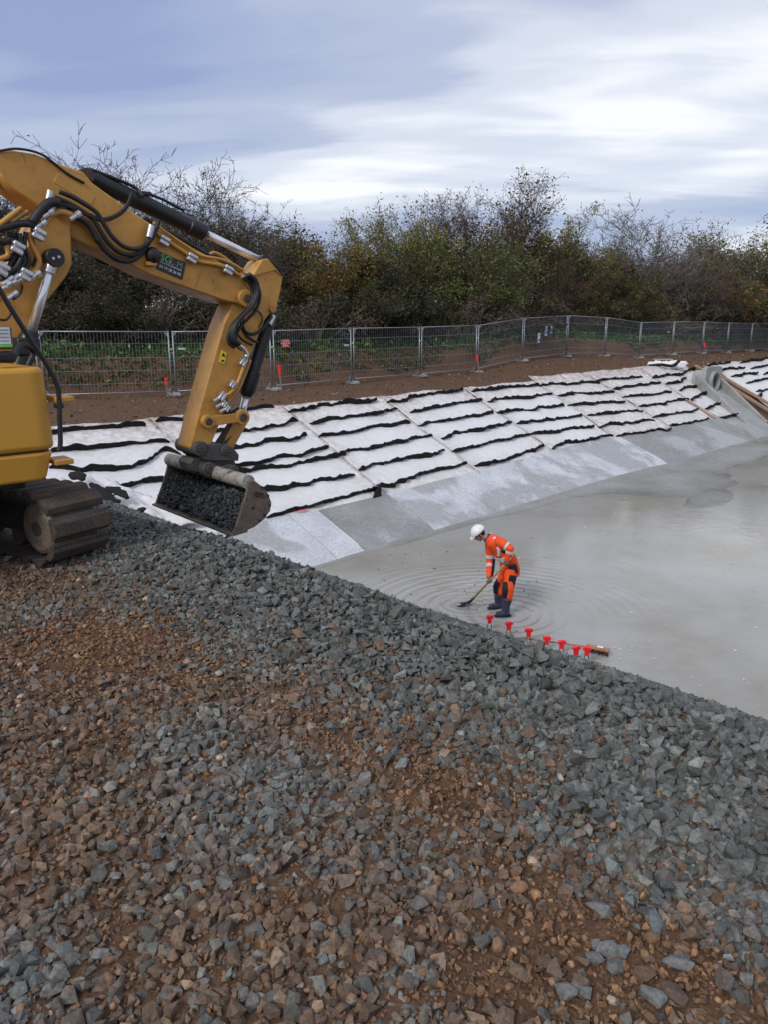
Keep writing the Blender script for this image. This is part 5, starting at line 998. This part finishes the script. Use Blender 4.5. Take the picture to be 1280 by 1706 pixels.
# dozer blade is out of frame on the far end
# --- gravel in the bucket
def load():
    rng = np.random.RandomState(31); n = 2600; to_w = lambda P: EXO+np.outer(P[:, 0], U)-np.outer(P[:, 1], RIGHT)+np.outer(P[:, 2], [0, 0, 1.])
    poly = np.array(inn[0:9]); xs = np.array([p[0] for p in S2]); lipx, lipz = S2[9]; topx, topz = S2[0]
    # surface of the load: from just above the lip back to the rear wall, heaped
    f = rng.rand(n); yl = (rng.rand(n)*2-1)*(HB-.05); backx = max(p[0] for p in inn)-.02
    x = lipx+.03+(backx-lipx-.05)*f; z = lipz+.03+0.22*np.sin(np.clip(f*1.25, 0, 1)*1.57)+.02*rng.normal(size=n)+0.03*(fbm(x*6, yl*6, 2)-.5)
    x = x-0.02; P = to_w(np.stack([x, yl, z], -1)); size = np.clip(rng.lognormal(np.log(.040), .25, n), .02, .07); c = np.array([0.060, 0.066, 0.070])*np.exp(rng.normal(size=(n, 1))*.3)
    V, Fc, C = scatter(ROCKS, P, size, c, .6, rng); o = raw_mesh('bucket_gravel', V, Fc, STONE, C); tag(o, 'dark wet crushed stone filling the excavator bucket', kind='stuff')
load()
# ================================================================== WORKER
def person():
    SK = simple('skin', (0.42, 0.22, 0.15), 0.5, var=0.08, bump=0); ORG = simple('hi_vis_orange', (0.90, 0.090, 0.012), 0.75, var=0.12, scale=9, bump=0.25, dist=0.006, bscale=14); NVY = simple('navy_cloth', (0.012, 0.013, 0.020), 0.8, bump=0); COLR = simple('navy_collar', (0.03, 0.04, 0.16), 0.8, bump=0)
    REF = simple('reflective_tape', (0.62, 0.60, 0.62), 0.4, var=0.05, bump=0); BOOT = simple('rubber_boot', (0.030, 0.038, 0.075), 0.4, var=0.3, bump=0.1); HLM = simple('white_helmet', (0.78, 0.78, 0.80), 0.3, var=0.02, bump=0); GLV = simple('work_glove', (0.16, 0.15, 0.14), 0.85, var=0.4, scale=18, bump=0.2); STRAP = simple('black_strap', (0.012, 0.012, 0.012), 0.6, bump=0)
    def J(px, py, Y): return at_y(px, py, Y)
    lf = at_z(836, 1026, FLOOR); rf = at_z(827, 1013, FLOOR); org = (lf+rf)/2; root = empty('person', (org[0], org[1], FLOOR)); O = np.array([org[0], org[1], FLOOR])
    tag(root, 'person in orange high-visibility workwear and white helmet, bent over a shovel in the water', 'person')
    G = lambda px, py, Y: J(px, py, Y)-O
    YC = org[1]+.03
    hip = G(851, 948, YC); waist = G(847, 932, YC); chest = G(832, 910, YC); neckb = G(813, 896, YC+.02); head = G(799, 889.5, YC+.02)
    shl, shr = G(833, 902, YC-.19), G(817, 905, YC+.20); ell, elr = G(851.5, 914, YC-.30), G(817.5, 936, YC+.20); hl = G(844.5, 938, YC-.27)
    hpl, hpr = G(852, 952, YC-.11), G(847, 950, YC+.11); knl, knr = G(849, 981, lf[1]-.02), G(833, 978, rf[1]+.02); anl, anr = G(843.5, 1014, lf[1]), G(831.5, 1003, rf[1]); 
    blade = at_z(784, 1003, FLOOR+.10)-O; hd = nrm(blade-hl); tR = min(np.linspace(.2, .9, 200), key=lambda t: np.linalg.norm(np.array(project(hl+(blade-hl)*t+O)[:2])-np.array([815, 967]))); hr = hl+(blade-hl)*tR
    def remesh(mb, name, mat, vox, it=6):
        o = mb.build(name, mat, root); m = o.modifiers.new('remesh', 'REMESH'); m.mode = 'VOXEL'; m.voxel_size = vox; m.use_smooth_shade = True; s = o.modifiers.new('smooth', 'SMOOTH'); s.factor = .5; s.iterations = it; return o
    fwd = nrm(np.array([-1, -.12, 0])); lat = np.array([0.12, -1, 0]); hdir = nrm(head-neckb)
    # body (skin): head, neck, arms, torso, legs as one surface
    b = MB(); face = nrm(fwd*.75+np.array([0, 0, -.62])); crown = nrm(np.cross(face, np.cross(np.array([0, 0, 1.]), face))); Rh = np.stack([face, np.cross(crown, face), crown], 1)
    b.ell(head, (.098, .076, .118), Rh, 18, 14); b.ell(head+Rh@np.array([.045, 0, -.06]), (.055, .052, .055), Rh, 12, 8); b.ell(head+Rh@np.array([.105, 0, -.02]), (.018, .014, .026), Rh, 8, 6)
    for sg in (1, -1): b.ell(head+Rh@np.array([-.005, sg*.078, -.01]), (.02, .012, .032), Rh, 8, 6); b.ell(head+Rh@np.array([.086, sg*.032, .012]), (.014, .018, .010), Rh, 8, 6)
    b.tube([head+Rh@np.array([-.02, 0, -.06]), neckb, chest], [.058, .06, .09], 12); b.tube([chest, waist, hip], [(.11, .15), (.10, .14), (.12, .15)], 14, up=fwd)
    for a, e, h in ((shl, ell, hl), (shr, elr, hr)): b.tube([chest*.4+a*.6, a, e, h], [.06, .055, .042, .03], 10)
    for h_, k, a in ((hpl, knl, anl), (hpr, knr, anr)): b.tube([h_, k, a], [.08, .055, .042], 10)
    remesh(b, 'body', SK, .009, 3)
    hair = MB().ell(head+Rh@np.array([-.03, 0, .015]), (.085, .082, .105), Rh, 14, 10); hair.build('hair', simple('dark_hair', (.02, .014, .01), .7, bump=0), root, smooth=True)
    # jacket
    j = MB(); j.tube([neckb+(chest-neckb)*-.05, neckb+(chest-neckb)*.35, chest, waist, hip, hip+np.array([.0, 0, -.10])], [(.075, .09), (.135, .19), (.155, .215), (.15, .195), (.165, .205), (.16, .20)], 20, up=fwd)
    for a, e, h in ((shl, ell, hl), (shr, elr, hr)): w = h+(e-h)*.16; j.tube([a*.7+chest*.3, a, a+(e-a)*.5, e, e+(w-e)*.5, w], [.10, .092, .082, .072, .066, .054], 14)
    remesh(j, 'jacket', ORG, .014, 4)
    jk = root.children[-1]
    def ring(p0, p1, t0, t1, ra, rb, nm, mat, par, flat=1.0, up=None): part_ = MB().tube([p0+(p1-p0)*t0, p0+(p1-p0)*t1], [(ra, ra*flat), (rb, rb*flat)], 22, up=up, caps=True); o = part_.build(nm, mat, par, autosmooth=50); return o
    for a, e, h in ((shl, ell, hl), (shr, elr, hr)): ring(a, e, .60, .78, .0835, .0805, 'reflective_band', REF, jk); ring(e, h, .14, .30, .0745, .0705, 'reflective_band', REF, jk)
    ring(chest, waist, .52, .80, .160, .159, 'reflective_band', REF, jk, 1.31, fwd)
    for sg in (1, -1):
        P = [neckb*.75+chest*.25+lat*sg*.13+np.array([0.03, 0, .09]), chest+lat*sg*.20+fwd*.06+np.array([0, 0, .02]), chest*.45+waist*.55+lat*sg*.165+fwd*.13]; 
        MB().tube(smooth_path(P, 6), [(.012, .030)]*13, 8, up=lat).build('brace_band', REF, jk, smooth=True)
    MB().box(waist*.35+hip*.65+lat*.19-fwd*.02, (.14, .05, .17), np.array(Matrix.Rotation(-.25, 3, 'Y'))).build('side_panel', NVY, jk, bevel=.015); MB().ell(ell*.45+chest*.55+lat*.04+[0, 0, -.05], (.07, .06, .05)).build('underarm_panel', NVY, jk, smooth=True)
    MB().tube([neckb+(head-neckb)*.15, neckb+(chest-neckb)*.12], [(.078, .078), (.098, .105)], 16, up=fwd).build('collar', COLR, jk, smooth=True)
    w = hr+(elr-hr)*.2; MB().tube([elr+[.05, 0, .05], elr*.5+w*.5+[.035, -.02, 0], w+[.02, -.02, 0]], [.045, .045, .035], 10).build('sleeve_panel', NVY, jk, smooth=True)
    # trousers
    t = MB(); t.tube([waist*.2+hip*.8, hip+np.array([0, 0, -.06])], [(.150, .19), (.155, .195)], 18, up=fwd)
    for h_, k, a in ((hpl, knl, anl), (hpr, knr, anr)): t.tube([h_+[0, 0, .03], h_*.5+k*.5, k, k*.55+a*.45], [.115, .108, .092, .088], 14)
    remesh(t, 'trousers', ORG, .014, 3); tr = root.children[-1]
    for h_, k, a, sd in ((hpl, knl, anl, 1), (hpr, knr, anr, -1)):
        MB().tube([h_*.35+k*.65+fwd*.03, k+fwd*.032, k*.6+a*.4+fwd*.025], [(.085, .088), (.088, .085), (.075, .08)], 14, up=fwd).build('knee_panel', NVY, tr, smooth=True)
    MB().box(hpl*.55+knl*.45+lat*.085-fwd*.01, (.13, .06, .2), np.array(Matrix.Rotation(.2, 3, 'Y'))).build('thigh_pocket', NVY, tr, bevel=.02)
    # boots
    for nm, k, a, f, toe in (('boot', knl, anl, lf-O, at_z(824.5, 1027.5, FLOOR)-O), ('boot', knr, anr, rf-O, at_z(815, 1014.5, FLOOR)-O)):
        m = MB(); up_ = k*.42+a*.58; heel = np.array([a[0]+.02, a[1], .05]); d = nrm(np.array([toe[0]-heel[0], toe[1]-heel[1], 0])); m.tube([up_, a+[0, 0, .02], heel+d*.01], [.085, .072, .068], 14); m.tube([heel-d*.035+[0, 0, -.005], heel+d*.09, heel+d*.19+[0, 0, -.008]], [(.05, .052), (.05, .058), (.04, .054)], 12, up=(0, 0, 1)); m.box(heel+d*.08+[0, 0, -.04], (.01, .01, .01)); o = remesh(m, nm, BOOT, .012, 3)
        MB().tube([heel-d*.075+[0, 0, -.042], heel+d*.215+[0, 0, -.042]], [(.02, .05), (.02, .056)], 10, up=(0, 0, 1)).build('sole', NVY, o, bevel=.004)
        MB().tube([up_+(k-up_)*-.02, up_+(k-up_)*.05], .089, 16).build('boot_rim', BOOT, o, autosmooth=50)
    # gloves with five fingers closed on the shaft
    for c, wr, s_ in ((hl, ell, 1), (hr, elr, -1)):
        m = MB(); out = nrm(np.cross(hd, c-wr)); back = nrm(np.cross(out, hd)); back = back*np.sign(np.dot(back, wr-c)); pal = c+back*.036
        m.tube([c+(wr-c)*.2, c+(wr-c)*.10, pal-hd*.0], [(.036, .036), (.034, .04), (.022, .045)], 12, up=out)
        for k in range(4):
            o_ = hd*(-.036+.024*k); ln = [.9, 1.0, .95, .8][k]; rr = .024*ln; P = [pal+o_+out*.012, c+o_+out*.034+back*.012, c+o_+out*.03-back*.022, c+o_-back*.034-out*.004, c+o_-out*.024-back*.02]; m.tube(P[:4] if k == 3 else P, [.0115, .011, .0105, .0098, .009][:4 if k == 3 else 5], 8)
        m.tube([pal-hd*.03, c-hd*.045-out*.026+back*.012, c-hd*.03-out*.03-back*.012], [.014, .0125, .011], 8); remesh(m, 'glove', GLV, .006, 2)
    # helmet
    h = MB(); n, R_ = 22, Rh; tilt = R_; hc = head+Rh@np.array([-.012, 0, .032])
    for jv in range(8):
        ph = math.pi/2*jv/7
        for k in range(n):
            th = 2*math.pi*k/n; h.v.append(tuple(hc+tilt@np.array([.142*math.cos(ph)*math.cos(th), .116*math.cos(ph)*math.sin(th), .002+.125*math.sin(ph)])))
    for jv in range(7):
        for k in range(n): h.f.append((jv*n+k, jv*n+(k+1) % n, (jv+1)*n+(k+1) % n, (jv+1)*n+k))
    hm = h.build('helmet', HLM, root, smooth=True); hm.modifiers.new('s', 'SOLIDIFY').thickness = .006
    MB().hexa([hc+tilt@np.array(p) for p in [(.10, -.095, .0), (.175, -.06, -.018), (.19, 0, -.022), (.175, .06, -.018), (.10, .095, .0)]], [hc+tilt@np.array(p) for p in [(.10, -.095, .01), (.175, -.06, -.01), (.19, 0, -.013), (.175, .06, -.01), (.10, .095, .01)]]).build('peak', HLM, hm)
    MB().tube(smooth_path([hc+tilt@np.array(p) for p in [(-.12, 0, .06), (-.05, 0, .122), (.04, 0, .125), (.12, 0, .06)]], 5), .011, 8).build('ridge', HLM, hm, smooth=True)
    MB().tube(smooth_path([hc+tilt@np.array(p) for p in [(.02, -.11, .0), (.03, -.095, -.07), (.06, -.04, -.14), (.06, .04, -.14), (.03, .095, -.07), (.02, .11, 0)]], 4), .007, 6).build('chin_strap', STRAP, hm, smooth=True)
    # shovel
    wd_ = NT('ash_handle'); nn = wd_.noise(8, 4, sc=(1, 1, 1)); wd_.set(wd_.ramp(nn, [(.3, (.36, .20, .09)), (.7, (.52, .32, .16))]), .55)
    sh = empty('shovel', blade+O); tag(sh, 'long wooden handled shovel held by the worker, blade in the water', 'shovel'); B0 = np.zeros(3); top = hl-hd*.14-blade
    MB().tube([top, B0+(hl-blade)*.06], .0185, 12).build('handle', wd_.m, sh, smooth=True); STL = simple('dark_blade_steel', (.035, .035, .038), .4, .6, bump=.05)
    fdir = nrm(np.array([hd[0], hd[1], -.25])); sdv = nrm(np.cross(fdir, [0, 0, 1])); m = MB(); nu, nv = 7, 6
    for i in range(nu):
        for jv in range(nv):
            u = i/(nu-1); v = jv/(nv-1)*2-1; wdt = .125*(1 if u < .65 else math.sqrt(max(0.02, 1-((u-.65)/.36)**2))); m.v.append(tuple(B0+fdir*(.02+.29*u)+sdv*v*wdt+np.array([0, 0, -.015+.035*v*v-.03*math.sin(u*3)])))
    for i in range(nu-1):
        for jv in range(nv-1): m.f.append((i*nv+jv, (i+1)*nv+jv, (i+1)*nv+jv+1, i*nv+jv+1))
    bl = m.build('blade', STL, sh, smooth=True); bl.modifiers.new('s', 'SOLIDIFY').thickness = .004
    MB().tube([(hl-blade)*.12, (hl-blade)*.03, B0+fdir*.05+[0, 0, -.01]], [.022, .024, (.03, .012)], 12).build('socket', STL, sh, smooth=True)
person()

# ================================================================== SMALL THINGS
def rebars():
    RC = simple('red_plastic_cap', (0.85, 0.020, 0.030), 0.4, var=0.08, bump=0); RB = simple('rusty_rebar', (0.075, 0.062, 0.055), 0.75, bump=0.2)
    lab = ['first from the worker', 'second from the worker', 'third from the worker, above the broom handle end', 'fourth from the worker, above the broom handle', 'third from the brush end of the broom', 'second from the brush end of the broom', 'nearest the brush head of the broom']
    for k, (px, py) in enumerate([(817, 1031), (849, 1042), (882, 1053), (912, 1066), (937, 1073), (961, 1083), (979, 1084)]):
        qd = 9.72+0.05*math.sin(k*2); P = at_plane(px, py, np.array([*xy(qd, 0), 0]), (R2, R2, 0)); root = empty('rebar_starter', (P[0], P[1], P[2])); tag(root, 'red capped starter bars, '+lab[k], 'starter bar', 'red capped starter bars along the basin edge')
        zb = float(H(P[0], P[1]))-P[2]-.1; dx = np.array([R2, -R2, 0])*.035
        for sg in (1, -1): MB().tube([dx*sg+[0.03*sg, 0, zb], dx*sg*.6+[0, 0, -.02]], .0075, 6).build('bar', RB, root, smooth=True)
        MB().prism([(-.028, -.075), (.028, -.075), (.034, .005), (.062, .012), (.066, .05), (.03, .062), (-.03, .062), (-.066, .05), (-.062, .012), (-.034, .005)], -.03, .03).build('cap', RC, root, bevel=.008, seg=3); root.rotation_euler = (0, 0, .1+.3*math.sin(k*1.7))
rebars()
def broom():
    A = at_z(868, 1062, FLOOR+.05); Bp = at_z(980, 1078, FLOOR+.10); root = empty('broom', Bp); tag(root, 'wooden push broom with brown bristles lying at the water edge', 'broom'); d = nrm(Bp-A)
    W = simple('broom_wood', (0.36, 0.20, 0.11), .65, scale=20); BR = simple('brown_bristle', (0.09, 0.028, 0.018), .9, var=.5, scale=60)
    MB().tube([A-Bp, np.zeros(3)], .015, 10).build('handle', W, root, smooth=True); e = nrm(at_z(1012, 1085, FLOOR+.08)-Bp); up_ = np.array([0, 0, 1.]); sd = nrm(np.cross(up_, e)); R = np.stack([e, sd, np.cross(e, sd)], 1)
    hd = MB().box(e*.16+[0, 0, .02], (.36, .075, .05), R).build('head', W, root, bevel=.008); MB().box(e*.19+[0, 0, .048], (.09, .05, .004), R).build('head_label', simple('paper_white', (.7, .7, .7), .6, bump=0), hd)
    rng = random.Random(3); bm_ = MB()
    for i in range(150):
        p = e*(.005+.31*rng.random())+sd*rng.uniform(-.03, .03)+up_*0.0; q = p+sd*rng.uniform(-.025, .025)+e*rng.uniform(-.01, .03)+up_*-rng.uniform(.065, .085); bm_.tube([p, q], .0035, 3, caps=False)
    tag(bm_.build('bristles', BR, root), kind='stuff')
broom()
def big_stones():
    rng = np.random.RandomState(77); spots = [(1092, 1538, .095, .035, (0.135, 0.142, 0.150), 'long blue-grey slab stone lying on the brown soil', 1.42), (1013, 1590, .062, .05, (0.150, 0.152, 0.147), 'largest grey stone of the cluster at lower right', .2), (993, 1603, .048, .04, (0.130, 0.132, 0.128), 'grey stone lower left in the cluster at lower right', .1), (995, 1577, .035, .03, (0.125, 0.127, 0.124), 'small grey stone upper left in the cluster at lower right', 1.0), (1036, 1590, .045, .035, (0.13, 0.14, 0.14), 'grey stone right in the cluster at lower right', .5), (1027, 1613, .05, .04, (0.12, 0.12, 0.115), 'grey-brown stone at the bottom of the cluster', .8),
             (1130, 1609, .075, .04, (0.145, 0.148, 0.145), 'grey wedge stone alone right of the cluster', -.4), (1120, 1660, .07, .045, (0.095, 0.062, 0.048), 'dark reddish-brown elongated stone near the bottom edge', -.8), (1091, 1664, .06, .042, (0.15, 0.155, 0.15), 'speckled grey stone left of the reddish-brown one', -.6), (945, 1660, .06, .045, (0.14, 0.142, 0.136), 'paired grey stone near the bottom, left one', -.6), (968, 1652, .055, .035, (0.145, 0.147, 0.143), 'paired grey stone near the bottom, right one', -.7), (1002, 1520, .075, .045, (0.145, 0.148, 0.145), 'grey block at the edge of the brown soil patch', -.4), (866, 1388, .05, .042, (0.25, 0.14, 0.08), 'rounded orange-brown cobble, upper one', .8), (866, 1484, .055, .045, (0.22, 0.125, 0.07), 'rounded orange-brown cobble, lower one', .1), (1076, 1628, .06, .04, (0.115, 0.07, 0.045), 'rust brown stone amid loose soil', .3), (700, 1512, .06, .05, (0.11, 0.10, 0.09), 'brown-grey stone in the middle of the foreground', .6)]
    for px, py, a, b, c, lab, rz in spots:
        P = at_z(px, py, 0.0)
        for _ in range(4): P = at_z(px, py, float(H(P[0], P[1])))
        V, Fc = PEBBLES[rng.randint(8)] if 'cobble' in lab else hull_template(rng, 18, 1.0)
        V = V/np.abs(V).max(0)*np.array([a, b, min(a, b)*.75])*.62; o = raw_mesh('stone', V, Fc, STONE, np.tile(c, (len(V), 1)), smooth='cobble' in lab); o.location = (P[0], P[1], P[2]+min(a, b)*.28); o.rotation_euler = (rng.normal()*.15, rng.normal()*.15, rz)
        if 'cobble' not in lab: m = o.modifiers.new('bevel', 'BEVEL'); m.width = .003; m.segments = 2
        else: o.modifiers.new('sub', 'SUBSURF').render_levels = 2
        tag(o, lab, 'stone', 'prominent loose stones in the foreground')
big_stones()

def flecks():
    rng = np.random.RandomState(9); n = 260; m = MB(); d = MB()
    for k in range(n):
        px, py = rng.uniform(560, 1300), rng.uniform(850, 1190); P = at_z(px, py, FLOOR+.004); q, s_ = qs(P[0], P[1])
        if q < 10.0 or s_ > 11.6: continue
        r = rng.uniform(.005, .014)*(1 if k % 5 else 1.7); a0 = rng.rand()*6; t = m if (px > 900 or k % 3 == 0) else d
        ring = [P+np.array([math.cos(a0+a)*r*(1+.5*rng.rand()), math.sin(a0+a)*r*(.6+.4*rng.rand()), 0]) for a in np.linspace(0, 5.4, 6)]; t.hexa([p-np.array([0, 0, .008]) for p in ring], [p+np.array([0, 0, .004]) for p in ring])
    tag(m.build('foam_flecks', simple('foam', (.62, .62, .6), .6, bump=0)), 'small pale foam flecks floating on the muddy water', kind='stuff'); tag(d.build('floating_debris', simple('wet_debris', (.10, .085, .06), .7, bump=0)), 'small dark bits of debris in the shallow water', kind='stuff')
flecks()
